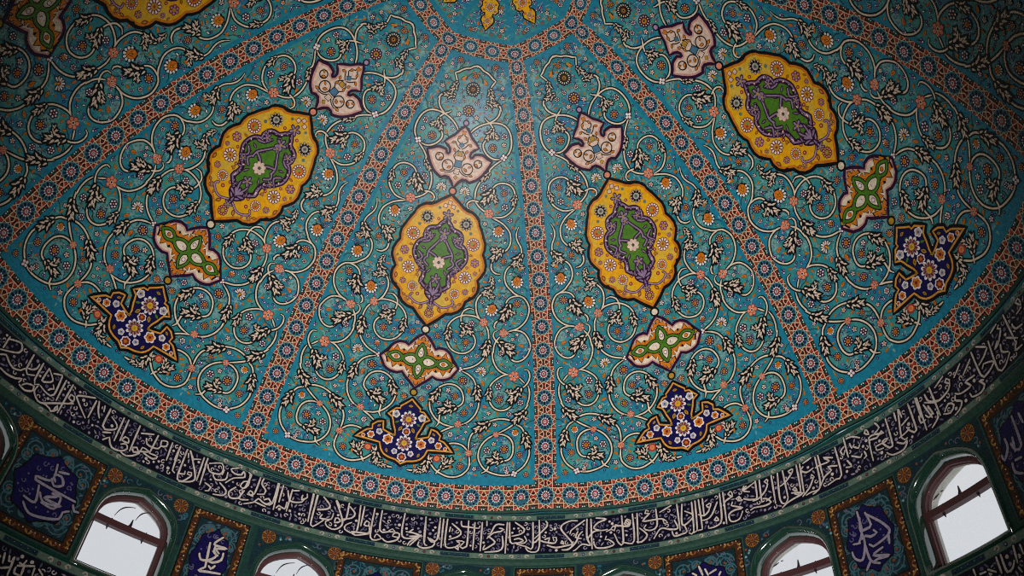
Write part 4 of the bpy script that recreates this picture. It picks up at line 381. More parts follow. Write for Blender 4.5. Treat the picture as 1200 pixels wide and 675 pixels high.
ORD = {0: 'central panel between the second and third rib', }
def dome_panel(i, label, full=True):
    u0 = i
    pm = Pattern(); sheet(pm, u0, 'turquoise', 0, 0., KB, 0., 46, 84)
    P = pm.build('dome_panel'); tag(P, label, 'dome panel', 'tiled panels of the dome')
    # plain turquoise margin
    pm = Pattern()
    n = 90
    for sgn in (0, 1):
        L = []
        for j in range(n + 1):
            s = j / n; row = []
            for ex in (0., .085):
                k = KB + s * (KT - KB); e = edge_t(u0, k, ex); ph = e if sgn == 0 else 1 - e
                k = KB + s * (kedge(ph, KT) - KB); row.append((u0 + ph, k))
            L += row
        L = np.array(L)
        pm.raw(DOME.pos(L[:, 0], L[:, 1], LAYER), [[2 * j, 2 * j + 1, 2 * j + 3, 2 * j + 2] for j in range(n)], 'strip')
    for kb, kt in ((lambda ph: KB, lambda ph: KB + .42), (lambda ph: kedge(ph, KT) - .3, lambda ph: kedge(ph, KT))):
        L = []; n2 = 46
        for j in range(n2 + 1):
            x = j / n2
            for f in (kb, kt):
                k = f(x); e = edge_t(u0, k, .02); ph = e + (1 - 2 * e) * x; L.append((u0 + ph, f(ph)))
        L = np.array(L)
        pm.raw(DOME.pos(L[:, 0], L[:, 1], LAYER * 1.5), [[2 * j, 2 * j + 1, 2 * j + 3, 2 * j + 2] for j in range(n2)], 'strip')
    tag(pm.build('margin', P), 'plain bright turquoise edge strip')
    # pale sprays and small buds behind the scrolls
    pm = Pattern()
    for t, k, r, kind, a, s in FILL:
        for mir in (1, -1):
            c = (u0 + AX + t * mir, k)
            if kind == 'spray':
                L = .11 * s
                q = [(-L, -.02), (-.3 * L, .02), (.4 * L, .01), (L, .045)]
                cu = [(x * math.cos(a) - y * math.sin(a), x * math.sin(a) + y * math.cos(a)) for x, y in q]
                mu, mv = DOME.scale(*c)
                pm.stroke(DOME, [(c[0] + mir * x / mu, c[1] + y / mv) for x, y in cu], .017, 'pale' if s < 1.12 else 'inkteal', 1.5, cap=False)
                pm.local(DOME, c, shift(lens(.07 * s, .03), .5 * L, -.03, .7), 'pale', 1.6, a, mir); pm.local(DOME, c, shift(lens(.08 * s, .032), -.3 * L, .045, -.6), 'pale' if s < 1 else 'sage', 1.6, a, mir)
            elif kind == 'dot':
                pm.local(DOME, c, ngon(7, .026), 'navy', 2, 0, mir); pm.local(DOME, c, ngon(5, .011), 'mauve', 3, 0, mir)
            elif kind == 'oleaf': put(pm, DOME, 'oleaf', c, .038 * s, 2, a, mir)
            else: put(pm, DOME, 'tiny', c, .034 * s, 2, a, mir)
    tag(pm.build('background_foliage', P), 'pale leaf sprays and tiny buds', kind='stuff')
    # scrolls
    pm = Pattern()
    for st in DES['stems']:
        q = smooth([(min(p[0], .0), p[1]) for p in st], .05, DomeShift)
        for h in (1, -1):
            uv = [(u0 + AX + p[0] * h, p[1]) for p in q]
            wf = lambda t: .073 * (1 if .03 < t < .97 else .7)
            pm.stroke(DOME, uv, wf, 'black', 4); pm.stroke(DOME, uv, lambda t: .0265 * (1 if .04 < t < .96 else .6), 'cream', 5)
    for a, b in DES['leaves']:
        for h in (1, -1):
            acanthus(pm, DOME, (u0 + AX + a[0] * h, a[1]), (u0 + AX + b[0] * h, b[1]), h)
    tag(pm.build('scrollwork', P), 'cream scrolling stems edged in black')
    # blossoms
    pm = Pattern(); rnd = random.Random(3)
    for kind, l in DES['flowers'].items():
        for t, k, r in l:
            rot = rnd.uniform(-.5, .5) if kind in ('lotus', 'wlotus', 'node') else rnd.uniform(0, 6.28)
            ax = kind.endswith('_axis'); 
            if ax and t > -.04:
                put(pm, DOME, kind, (u0 + AX, k), r, 8, 0)
            else:
                for h in (1, -1): put(pm, DOME, kind if not ax else 'white5', (u0 + AX + min(t, 0) * h, k), r, 8, rot, h)
    tag(pm.build('blossoms', P), 'orange, white and mauve blossoms')
    medallion(u0, P); cream_motif(u0, P); cartouche(u0, P); blue_motif(u0, P)
    # beads that join the motifs
    for t, k, c, r in ((0, 15.62, 'mauve', .045), (0, 12.70, 'salmon', .06), (0, 6.72, 'cream', .065), (0, 4.02, 'ochre', .055)):
        pm = Pattern(); d = [(1.25, 0), (0, 1.25), (-1.25, 0), (0, -1.25)]
        pm.local(DOME, (u0 + AX, k), ngon(10, r * 1.5), 'black', 12.2); pm.local(DOME, (u0 + AX, k), [(x * r, y * r) for x, y in ngon(8, .95)], c, 13.2)
        tag(pm.build('bead', P), c.replace('salmon', 'pink').replace('ochre', 'gold') + ' bead between two motifs')
    return P

def medallion(u0, P):
    raw = both(DES['outl']['medallion'], u0); o = np.array(smooth_cusp(raw, (0,)))
    o = densify(o, .09)
    pm = Pattern(); pm.fill(DOME, grow(o, .015), 'yellow', 9); ring_stroke(pm, o, -.036, .058, 'amber', 10.4); ring_stroke(pm, o, .01, .062, 'black', 11.8)
    med = pm.build('medallion', P); tag(med, 'lobed yellow medallion edged in black')
    pm = Pattern(); g = np.array(both(DES['outl']['green'], u0)); g = densify(g, .06)
    pm.fill(DOME, g, 'green', 13.5); ring_stroke(pm, g, .01, .11, 'plum', 15); ring_stroke(pm, g, .018, .03, 'lilac', 16.4)
    nk = len(g)
    for j in range(0, nk, 2): pm.local(DOME, tuple(g[j]), lens(.075, .04), 'plum' if j % 4 else 'redbrown', 17, j * 1.7); pm.local(DOME, tuple(g[j]), lens(.05, .022), 'mauve' if j % 4 else 'white', 17.6, j * 1.7)
    # lilac stems inside the green field
    T = lambda t, k: (u0 + AX + t, k)
    for h in (1, -1):
        for path in ([(0, 10.75), (-.03, 10.4), (-.062, 10.0), (-.06, 9.75)], [(-.062, 10.0), (-.02, 9.85), (0, 9.6)], [(-.06, 9.8), (-.075, 9.6), (-.05, 9.4)], [(0, 8.95), (-.02, 8.7), (0, 8.2)], [(-.05, 10.75), (-.07, 10.45), (-.1, 10.35)], [(-.11, 9.9), (-.085, 9.7), (-.11, 9.45)]):
            q = smooth([T(t * h, k) for t, k in path], .05, DOME)
            pm.stroke(DOME, q, .07, 'plum', 19.5); pm.stroke(DOME, q, .028, 'lilac', 20.5)
    for h in (1, -1):
        for t, k, a, L in ((-.045, 10.15, .6, .16), (-.09, 9.75, 1.2, .15), (-.09, 10.1, -.3, .13), (-.04, 9.2, 1.0, .17), (-.075, 9.15, .2, .13), (-.035, 8.5, 1.3, .17), (-.028, 11.0, .9, .13), (-.03, 9.85, .1, .12)):
            pm.local(DOME, T(t * h, k), lens(L, .06), 'plum', 18.6, a, h); pm.local(DOME, T(t * h, k), lens(L * .7, .022), 'lilac', 19.2, a, h)
    for t, k, r in DES['med']['lil']:
        hs = (1,) if t > -.025 else (1, -1)
        for h in hs: put(pm, DOME, 'lil', (u0 + AX + (0 if t > -.025 else t * h), k), r, 21, 0, h)
    t, k, r = DES['med']['star'][0]; put(pm, DOME, 'star', (u0 + AX, k), r, 22)
    tag(pm.build('green_lozenge', med), 'green inner lozenge edged in lilac')
    pm = Pattern(); rnd = random.Random(5)
    for kind in ('dark', 'ring', 'big', 'cluster', 'reddot', 'teal', 'bleaf', 'rose', 'trefoil', 'pal'):
        for t, k, r in DES['med'][kind]:
            rot = 0 if kind in ('trefoil', 'pal') else rnd.uniform(0, 6.28)
            if t > -.022: put(pm, DOME, kind, (u0 + AX, k), r, 19, 0)
            else:
                for h in (1, -1): put(pm, DOME, kind, (u0 + AX + t * h, k), r, 14, rot, h)
    for h in (1, -1):
        q = smooth([T(h * t, k) for t, k in ((-.005, 7.95), (-.05, 7.75), (-.085, 7.85), (-.1, 8.02), (-.09, 8.12))], .04, DOME)
        pm.stroke(DOME, q, .05, 'plum', 14); pm.stroke(DOME, q, .024, 'mauve', 15)
    tag(pm.build('medallion_flowers', med), 'white and mauve flowers on the yellow ground')

def smooth_cusp(pts, sharp=()): return pts
def densify(uv, step=.1):
    """closed outline, curved between its cusps"""
    P = [np.array(p, float) for p in uv]; n = len(P); mu, mv = DOME.scale(*np.mean(P, axis=0)); sc = np.array([mu, mv])
    cus = []
    for i in range(n):
        a = (P[i] - P[i - 1]) * sc; b = (P[(i + 1) % n] - P[i]) * sc
        d = abs(math.atan2(a[0] * b[1] - a[1] * b[0], a @ b))
        cus.append(d > .95)
    out = []
    for i in range(n):
        b, c = P[i], P[(i + 1) % n]; a = P[i - 1] if not cus[i] else b - (c - b) * .3; d = P[(i + 2) % n] if not cus[(i + 1) % n] else c + (c - b) * .3
        L = np.linalg.norm((c - b) * sc); k = max(1, int(L / step + .5))
        for j in range(k):
            t = j / k; out.append(.5*((2*b)+(-a+c)*t+(2*a-5*b+4*c-d)*t*t+(-a+3*b-3*c+d)*t**3))
    return np.array(out)
def densify_straight(uv, step=.1):
    out = []; n = len(uv)
    for i in range(n):
        a = np.array(uv[i]); b = np.array(uv[(i + 1) % n]); mu, mv = DOME.scale(*a); L = math.hypot((b[0]-a[0])*mu, (b[1]-a[1])*mv); k = max(1, int(L / step))
        for j in range(k): out.append(a + (b - a) * j / k)
    return np.array(out)

def cream_motif(u0, P):
    o = densify(both(DES['outl']['cream'], u0), .08); pm = Pattern()
    pm.fill(DOME, o, 'pinkcream', 9); ring_stroke(pm, o, -.028, .04, 'blush', 10.4); ring_stroke(pm, o, .015, .058, 'plum', 11.8)
    cm = pm.build('cream_motif', P); tag(cm, 'cream three-pointed motif edged in purple')
    pm = Pattern()
    def ringline(t, k, r):
        mu, mv = DOME.scale(u0 + AX, k); q = [(u0 + AX + t + r * math.cos(a) / mu, k + r * math.sin(a) / mv) for a in np.linspace(0, 6.283, 22)]
        pm.stroke(DOME, q, .022, 'black', 13.5, cap=False)
    T = lambda t, k: (u0 + AX + t, k)
    def lf(t, k, a, h, L=.11, w=.065):
        pm.local(DOME, T(t * h, k), lens(L, w), 'black', 13.2, a, h); pm.local(DOME, T(t * h, k), lens(L * .74, w * .58), 'orange', 14.6, a, h)
    for h in (1, -1):
        for t, k, r in ((-.137, 13.98, .078), (-.068, 13.72, .11)):
            ringline(t * h, k, r)
            lf(t + .012, k - .06, .7, h); lf(t - .015, k + .09, -.5, h, .09, .05)
        lf(-.095, 13.45, .2, h)
        for path in ([(-.012, 14.45), (-.035, 14.3), (-.04, 14.15), (-.02, 14.0)], [(-.01, 14.72), (-.04, 14.85), (-.03, 15.0), (-.005, 15.1)], [(-.005, 14.5), (-.03, 14.6), (-.05, 14.75)], [(-.015, 13.6), (-.045, 13.45), (-.08, 13.4)]):
            pm.stroke(DOME, smooth([T(t * h, k) for t, k in path], .04, DOME), .02, 'black', 13.5, cap=False)
        for t, k, a in ((-.065, 14.72, .6), (-.03, 14.98, 1.2), (-.045, 14.42, 2.), (-.035, 14.2, 1.2)): lf(t, k, a, h, .1, .06)
    def sq(k, r, c, a=.78): pm.local(DOME, T(0, k), ngon(4, r * 1.25, a), 'black', 13.2); pm.local(DOME, T(0, k), ngon(4, r, a), c, 14.6)
    sq(13.86, .085, 'steel'); sq(13.54, .065, 'pinkcream'); sq(13.28, .04, 'ochre', 0); sq(15.2, .045, 'orange'); sq(14.67, .05, 'steel', 0); sq(14.3, .06, 'ochre')
    tag(pm.build('tracery', cm), 'thin black and ochre arabesque')

def cartouche(u0, P):
    o = densify(both(DES['outl']['cart'], u0), .08); pm = Pattern()
    pm.fill(DOME, o, 'cream', 9); ring_stroke(pm, o, -.024, .034, 'blush', 10.4); ring_stroke(pm, o, .015, .055, 'plum', 11.8)
    ca = pm.build('cartouche', P); tag(ca, 'small cream cartouche edged in purple')
    pm = Pattern(); T = lambda t, k: (u0 + AX + t, k); K0 = 5.36
    mu, mv = DOME.scale(u0 + AX, K0)
    X = lambda x, y: (u0 + AX + x * 1.04 / mu, K0 + y * 1.12 / mv)
    # orange crowns round a green interlaced knot, metres about the centre
    crown = [(-.13, -.02), (-.09, .055), (-.045, .025), (0, .1), (.045, .025), (.09, .055), (.13, -.02)]
    for h in (1, -1):
        for x, y, a, s in ((.2, .1, 0, 1.15), (.2, -.1, math.pi, 1.15), (.46, .09, -.1, 1.2), (.46, -.09, math.pi + .1, 1.2), (.06, .33, -.5, .8), (.06, -.33, math.pi + .5, .8), (.11, .2, -.9, .75), (.11, -.2, math.pi + .9, .75)):
            pm.local(DOME, X(x * h, y), shift(crown, 0, -.008, 0, 1.28), 'black', 13.0, a, h, s); pm.local(DOME, X(x * h, y), crown, 'orange', 14.0, a, h, s)
        pm.local(DOME, X(.64 * h, 0), ngon(4, .055), 'black', 13.2); pm.local(DOME, X(.64 * h, 0), ngon(4, .035), 'ochre', 14.2)
    for s in (1, -1):
        pm.local(DOME, X(0, .40 * s), ngon(4, .06), 'black', 13.2); pm.local(DOME, X(0, .40 * s), ngon(4, .04), 'orange', 14.4)
    vesica = lambda x0, x1, hh: [(x0 + (x1 - x0) * t, hh * math.sin(math.pi * t)) for t in np.linspace(0, 1, 12)] + [(x0 + (x1 - x0) * t, -hh * math.sin(math.pi * t)) for t in np.linspace(1, 0, 12)[1:]]
    loops = [[(y, x) for x, y in vesica(-.03, .31, .085)], [(y, -x) for x, y in vesica(-.03, .31, .085)]]
    for h in (1, -1): loops += [[(h * x, y) for x, y in vesica(-.03, .35, .095)], [(h * x, y) for x, y in vesica(.31, .6, .08)]]
    for L in loops:
        q = [X(*p) for p in L[:-1]]; pm.poly(DOME, q, 'cream', 14.8)
    for L in loops:
        q = [X(*p) for p in L]; q.append(q[1])
        pm.stroke(DOME, q, .072, 'black', 16, cap=False)
    for L in loops:
        q = [X(*p) for p in L]; q.append(q[1])
        pm.stroke(DOME, q, .04, 'green', 17.2, cap=False)
    for x, y, c in ((.17, 0, 'white'), (-.17, 0, 'white'), (0, .15, 'white'), (0, -.15, 'white'), (.45, 0, 'orange'), (-.45, 0, 'orange')):
        pm.local(DOME, X(x, y), ngon(7, .042), 'redbrown', 16); pm.local(DOME, X(x, y), ngon(7, .03), c, 17)
    tag(pm.build('knotwork', ca), 'green and orange interlaced knot')

def blue_motif(u0, P):
    o = densify(both(DES['outl']['blue'], u0), .08); pm = Pattern()
    pm.fill(DOME, grow(o, .05), 'black', 9); pm.fill(DOME, grow(o, .012), 'navy', 10.5)
    ring_stroke(pm, o, .02, .052, 'black', 12); ring_stroke(pm, o, -.036, .02, 'black', 12.5); ring_stroke(pm, o, -.014, .03, 'goldrim', 13.6)
    b = pm.build('navy_palmette', P); tag(b, 'navy palmette edged in orange and black')
    pm = Pattern(); rnd = random.Random(2)
    for kind, l in DES['bluef'].items():
        kk = {'white5': 'bwhite5', 'red': 'bred'}.get(kind, kind)
        for t, k, r in l:
            if t > -.022: put(pm, DOME, kk, (u0 + AX, k), r, 15)
            else:
                a = rnd.uniform(0, 6.28)
                for h in (1, -1): put(pm, DOME, kk, (u0 + AX + t * h, k), r * .9, 15, a, h)
    tag(pm.build('palmette_flowers', b), 'white and orange flowers on navy')

# ------------------------------------------------------------------ star pattern bands
def clipx(poly, xm, ym):
    def cut(p, ax, s, lim):
        out = []
        for i in range(len(p)):
            a, b = p[i - 1], p[i]; fa, fb = s * a[ax] - lim, s * b[ax] - lim
            if (fa <= 0) != (fb <= 0):
                t = fa / (fa - fb); out.append((a[0] + (b[0] - a[0]) * t, a[1] + (b[1] - a[1]) * t))
            if fb <= 0: out.append(b)
        return out
    for ax, lim in ((0, xm), (1, ym)):
        for s in (1, -1):
            if poly: poly = cut(poly, ax, s, lim)
    return poly
def star_unit(ym, corner=True):
    """one repeat: x, y in repeats (x within +-.5), list of (polygon, colour, layer)"""
    U = []; n = 12; st = 2 * math.pi / n
    def add(p, m, l):
        p = clipx(p, .5, ym)
        if len(p) > 2: U.append((p, m, l))
    for q in range(10):
        for t in range(4):
            x0 = -.5 + q / 10; y0 = -ym + 2 * ym * t / 4
            add([(x0, y0), (x0 + .1, y0), (x0 + .1, y0 + ym / 2), (x0, y0 + ym / 2)], 'black', .8)
    for i in range(n):
        a = i * st
        add(shift([(.95, 0), (.3, .95), (-.85, .62), (-.85, -.62), (.3, -.95)], .475 * math.cos(a), .475 * math.sin(a), a, .098), ('rust', 'rust', 'redbrown', 'copper')[(i * 5) % 4 if i % 2 else 0], 2)
        a += st / 2
        add(shift([(1., 0), (0, .8), (-1., 0), (0, -.8)], .585 * math.cos(a), .585 * math.sin(a), a, .085), 'rust' if i % 3 else 'copper', 2)
    for sx in (1, -1):
        for sy in (1, -1):
            add([(sx * .5, sy * ym), (sx * .3, sy * ym), (sx * .5, sy * (ym - .15))], 'dkgreen', 2.4)
            add(shift(ngon(6, .025), sx * .46, sy * (ym - .045)), 'white', 3)
    def ln(a, b, w=.03, m='line', l=3.2):
        dx, dy = b[0] - a[0], b[1] - a[1]; L = math.hypot(dx, dy); nx, ny = -dy / L * w / 2, dx / L * w / 2
        add([(a[0] + nx, a[1] + ny), (b[0] + nx, b[1] + ny), (b[0] - nx, b[1] - ny), (a[0] - nx, a[1] - ny)], m, l)
    for i in range(n):
        a = i * st; p = (.335 * math.cos(a), .335 * math.sin(a))
        for d in (1, -1):
            b = a + d * st * 1.05; ln(p, (.60 * math.cos(b), .60 * math.sin(b)))
    U.append((ngon(12, .345), 'aqua', 4)); U.append((ngon(12, .322), 'teal', 4.6))
    for i in range(n):
        U.append((drop(.15, .30, .085, i * st), 'inkblue' if i % 2 else 'black', 5.2)); U.append((drop(.19, .275, .05, i * st + st / 2), 'swirl', 5.3))
    U.append((ngon(12, .165), 'inkblue', 5.4))
    for i in range(n): U.append((shift(ngon(5, .03), .15 * math.cos(i * st + .26), .15 * math.sin(i * st + .26)), 'white', 6))
    U += [(ngon(10, .112), 'rust', 6.2), (ngon(8, .066), 'white', 6.8), (ngon(7, .045), 'navy', 7.4), (ngon(5, .018), 'white', 8)]
    return U
def rib_band(i, label):
    pm = Pattern(); Uc = {}
    n = 19 * 4; L = []
    for j in range(n + 1):
        k = KB + (KT + .05 - KB) * j / n
        mu, mv = DOME.scale(i + .2, k); mu2, _ = DOME.scale(i - .2, k)
        w = RIBHALF(k); L += [(i - w / mu2, k), (i, k), (i + w / mu, k)]
    L = np.array(L)
    pm.raw(DOME.pos(L[:, 0], L[:, 1], LAYER * .6), [f for j in range(n) for f in ([3*j, 3*j+1, 3*j+4, 3*j+3], [3*j+1, 3*j+2, 3*j+5, 3*j+4])], 'black')
    U = star_unit(.46)
    for k in range(1, 19):
        mu, mv = DOME.scale(i + .2, k); mu2, _ = DOME.scale(i - .2, k)
        for p, m, l in U:
            # pattern runs along the rib: x along k
            kk = [k + x for x, y in p]
            if max(kk) > KT + .06: kk = [min(q, KT + .06) for q in kk]
            uu = [i + y / .46 * RIBHALF(q) / (mu if y > 0 else mu2) for (x, y), q in zip(p, kk)]
            pm.poly(DOME, list(zip(uu, kk)), m, l)
    o = pm.build('rib_band'); tag(o, label, 'rib band', 'star patterned ribs of the dome'); return o
def ring_band(us, name, label):
    pm = Pattern(); U = star_unit(.47)
    for u in us:
        c = u / 12.
        for p, m, l in U: pm.poly(DOME, [(c + x / 12., y * 1.04 + .01) for x, y in p], m, l)
    a = np.linspace(us[0] / 12. - .04, us[-1] / 12. + .04, 260)
    for v0, v1, m in ((-.485, -.575, 'trimgreen'), (-.575, -.62, 'black')):
        V = np.array([(x, v) for x in a for v in (v0, v1)])
        pm.raw(DOME.pos(V[:, 0], V[:, 1], 2 * LAYER), [[2*i, 2*i+2, 2*i+3, 2*i+1] for i in range(len(a) - 1)], m)
    o = pm.build(name); tag(o, label, 'ring band'); return o
def top_ring(us):
    pm = Pattern(); U = star_unit(.47)
    for u in us:
        for p, m, l in U:
            q = []
            for x, y in p:
                uu = (u + x) / 3.; ph = uu - math.floor(uu); q.append((uu, kedge(ph, KT + .36) + y * .74))
            pm.poly(DOME, q, m, l)
    o = pm.build('crown_band'); tag(o, 'star patterned octagon band around the top of the dome', 'ring band'); return o
def apex_panel(i, label):
    pm = Pattern(); nu, nv = 20, 22; uu = []; k1 = 21.45
    for j in range(nv + 1):
        for a in range(nu + 1):
            x = a / nu; kb = kedge(x, KT + .7); uu.append((i + x, kb + (k1 - kb) * j / nv))
    uu = np.array(uu)
    pm.raw(DOME.pos(uu[:, 0], uu[:, 1], .0), [[j * (nu + 1) + a, j * (nu + 1) + a + 1, (j + 1) * (nu + 1) + a + 1, (j + 1) * (nu + 1) + a] for j in range(nv) for a in range(nu)], 'turquoise')
    P = pm.build('apex_panel'); tag(P, label, 'apex panel', 'triangular tiled panels at the top of the dome')
    pm = Pattern()
    for h in (0, 1):
        L = []
        for j in range(25):
            k = KT + .7 + (k1 - KT - .7) * j / 24; mu, mv = DOME.scale(i + .5, k); e = min(.055 / mu, .4); L += [(i + h, k), (i + h + (e if h == 0 else -e), k)]
        L = np.array(L); pm.raw(DOME.pos(L[:, 0], L[:, 1], LAYER), [[2*j, 2*j+1, 2*j+3, 2*j+2] for j in range(24)], 'strip')
    L = []
    for j in range(21):
        ph = j / 20; L += [(i + ph, kedge(ph, KT + .7)), (i + ph, kedge(ph, KT + .7) + .17)]
    L = np.array(L); pm.raw(DOME.pos(L[:, 0], L[:, 1], LAYER * 1.5), [[2*j, 2*j+1, 2*j+3, 2*j+2] for j in range(20)], 'strip')
    tag(pm.build('margin', P), 'plain bright turquoise edge strip')
    # yellow twin-lobed motif
    mu, mv = DOME.scale(i + .5, 20.)
    def X(x, y): 
        k = 20. + y / mv; m2, _ = DOME.scale(i + .5, k); return (i + .5 + x / m2, k)
    hl = [(0, .45), (.05, .4), (.055, .33), (.1, .3), (.15, .24), (.14, .16), (.165, .1), (.12, .05), (.07, .06), (.06, .0), (.1, -.03), (.115, -.1), (.08, -.16), (.05, -.2), (0, -.28)]
    out = [X(x, y) for x, y in hl] + [X(-x, y) for x, y in hl[-2:0:-1]]
    pm = Pattern(); pm.fill(DOME, grow(out, .025), 'black', 6, .06); pm.fill(DOME, out, 'yellow', 7.5, .06)
    for x, y, r in ((0, .17, .085), (0, -.1, .06)):
        c = X(x, y); put(pm, DOME, 'ring', c, r, 9)
    for x, y in ((.11, .1), (-.11, .1), (0, .32), (.06, -.03), (-.06, -.03), (0, -.2), (.1, .23), (-.1, .23), (.05, -.15), (-.05, -.15)): put(pm, DOME, 'reddot', X(x, y), .022, 9)
    tag(pm.build('yellow_motif', P), 'yellow lobed motif edged in black')
    pm = Pattern(); rnd = random.Random(11); placed = []
    for q in range(900):
        k = rnd.uniform(KT + 1.0, 21.2); ph = rnd.uniform(.04, .96)
        if k < kedge(ph, KT + .95): continue
        m2, m3 = DOME.scale(i + .5, k)
        if min(ph, 1 - ph) * m2 < .1: continue
        c = (i + ph, k); x = (ph - .5) * m2; y = (k - 20) * mv
        if abs(x) < .22 and -.4 < y < .46 and inside((i + ph, k), out): continue
        if any(math.hypot((p[0] - c[0]) * m2, (p[1] - k) * m3) < .075 for p in placed): continue
        placed.append(c); kd = rnd.choice(['six', 'rosette', 'tiny', 'oleaf', 'tiny', 'white5', 'six'])
        put(pm, DOME, kd, c, rnd.uniform(.03, .055), 3, rnd.uniform(0, 6.28))
        a = rnd.uniform(0, 6.28); pm.local(DOME, c, shift(lens(.12, .02), .06, .03, a), 'pale', 2)
    tag(pm.build('small_flowers', P), 'small mauve and orange flowers', kind='stuff')
    return P

# ------------------------------------------------------------------ build the dome
def shell():
    us = np.arange(-3, 5.001, .0625); ks = np.concatenate([[-.62], np.linspace(-.5, 21.5, 67), [21.68]])
    V = []; 
    for k in ks:
        for u in us: V.append(DOME.pos(np.array([u]), np.array([k]), -.03)[0])
    n = len(us); F = [[j * n + i, j * n + i + 1, (j + 1) * n + i + 1, (j + 1) * n + i] for j in range(len(ks) - 1) for i in range(n - 1)]
    me = bpy.data.meshes.new('ceiling'); me.from_pydata([tuple(v) for v in V], [], F); me.materials.append(M('turquoise'))
    o = bpy.data.objects.new('ceiling', me); col.objects.link(o)
    tag(o, 'domed ceiling shell carrying the turquoise tile panels', 'ceiling', kind='structure')
shell()
PANELS = [(-3, 'panel in the top left corner, yellow medallion cut by the frame'),
 (-2, 'panel on the left between the two leftmost ribs'),
 (-1, 'panel just left of the upright central rib'),
 (0, 'panel just right of the upright central rib'),
 (1, 'panel on the right between the two rightmost ribs'),
 (2, 'panel in the top right corner, scrolls without a medallion')]
for i, l in PANELS: dome_panel(i, 'turquoise tiled dome ' + l)
RIBS = [(-2, 'star patterned rib crossing the upper left corner of the dome'), (-1, 'star patterned rib slanting down to the left of the central one'),
 (0, 'upright central star patterned rib running from crown to inscription'), (1, 'star patterned rib slanting down to the right of the central one'),
 (2, 'star patterned rib crossing the dark upper right corner of the dome')]
for i, l in RIBS: rib_band(i, l)
ring_band(range(-36, 37), 'star_ring', 'red and teal star patterned ring along the foot of the dome')
top_ring(range(-9, 10))
for i, l in ((-2, 'left of the two yellow motifs, half cut by the frame'), (-1, 'just left of the central rib, yellow motif whole'), (0, 'just right of the central rib, yellow motif whole'), (1, 'to the right, mostly outside the frame')):
    apex_panel(i, 'triangular apex panel ' + l)

# ------------------------------------------------------------------ drum: bands
Z = lambda z: z * R
def strip(pm, a0, a1, z0, z1, mat, layer, step=1.):
    n = max(2, int((a1 - a0) / step)); a = np.linspace(a0, a1, n + 1)
    V = np.array([(x, z) for x in a for z in (z0, z1)])
    pm.raw(DRUM.pos(V[:, 0], V[:, 1], layer * LAYER), [[2*i, 2*i+2, 2*i+3, 2*i+1] for i in range(n)], mat)
def molding(pm, a0, a1, prof, mat):
    """prof: (z, inward offset) list swept around the drum"""
    n = int((a1 - a0)); a = np.linspace(a0, a1, n + 1); m = len(prof)
    V = np.array([DRUM.pos(np.array([x]), np.array([z]), o)[0] for x in a for z, o in prof])
    pm.raw(V, [[i*m+j, (i+1)*m+j, (i+1)*m+j+1, i*m+j+1] for i in range(n) for j in range(m - 1)], mat)
A0, A1 = -80., 98.
def floral_strip(pm, z0, z1, seed):
    strip(pm, A0, A1, z0, z1, 'sage', 2); h = z1 - z0; zc = (z0 + z1) / 2; rnd = random.Random(seed); a = A0 + .4; i = 0
    strip(pm, A0, A1, z0, z0 + h * .1, 'dkgreen', 3); strip(pm, A0, A1, z1 - h * .1, z1, 'dkgreen', 3)
    md = math.pi / 180 * RW
    while a < A1 - .8:
        if i % 3 == 0:
            w = .26 / md; strip(pm, a - w, a + w, zc - h * .3, zc + h * .3, 'inkteal', 3.5, .3)
            for q in (-1, -.5, 0, .5, 1): pm.local(DRUM, (a + q * w * .8, zc), ngon(6, h * .17), 'dkgreen' if q % 1 else 'navy', 4.5); pm.local(DRUM, (a + q * w * .8 , zc + h * .06), ngon(5, h * .06), 'pale', 5.5)
        else:
            for sg in (1, -1):
                t = np.linspace(0, 5.4, 14); rr = np.linspace(h * .34, h * .1, 14)
                q = [(a + (sg * .13 + rr[j] * math.cos(t[j] * sg) * sg) / md, zc + rr[j] * math.sin(t[j])) for j in range(14)]
                pm.stroke(DRUM, q, .022, 'greybeige', 4, cap=False)
            pm.local(DRUM, (a, zc), ngon(7, h * .24), 'plum' if i % 2 else 'navy', 4.5); pm.local(DRUM, (a, zc), ngon(6, h * .13), 'copper' if i % 2 else 'mark', 5.5)
        a += .54 / md * (1.1 if i % 3 == 0 else 1.0); i += 1
pm = Pattern()
molding(pm, A0, A1, [(Z(-.030), -.06), (Z(-.0335), -.02), (Z(-.0345), .0)], 'black')
floral_strip(pm, Z(-.0513), Z(-.0345), 1)
tag(pm.build('upper_frieze'), 'narrow grey green floral strip between star ring and inscription', 'frieze')
pm = Pattern()
floral_strip(pm, Z(-.1585), Z(-.142), 2)
tag(pm.build('lower_frieze'), 'narrow grey green floral strip under the main inscription', 'frieze')
pm = Pattern()
molding(pm, A0, A1, [(Z(-.1585), .0), (Z(-.160), .03), (Z(-.168), .035), (Z(-.1715), .01), (Z(-.173), .0)], 'trimgreen')
tag(pm.build('cornice_molding'), 'plain green rounded molding above the windows', 'molding')

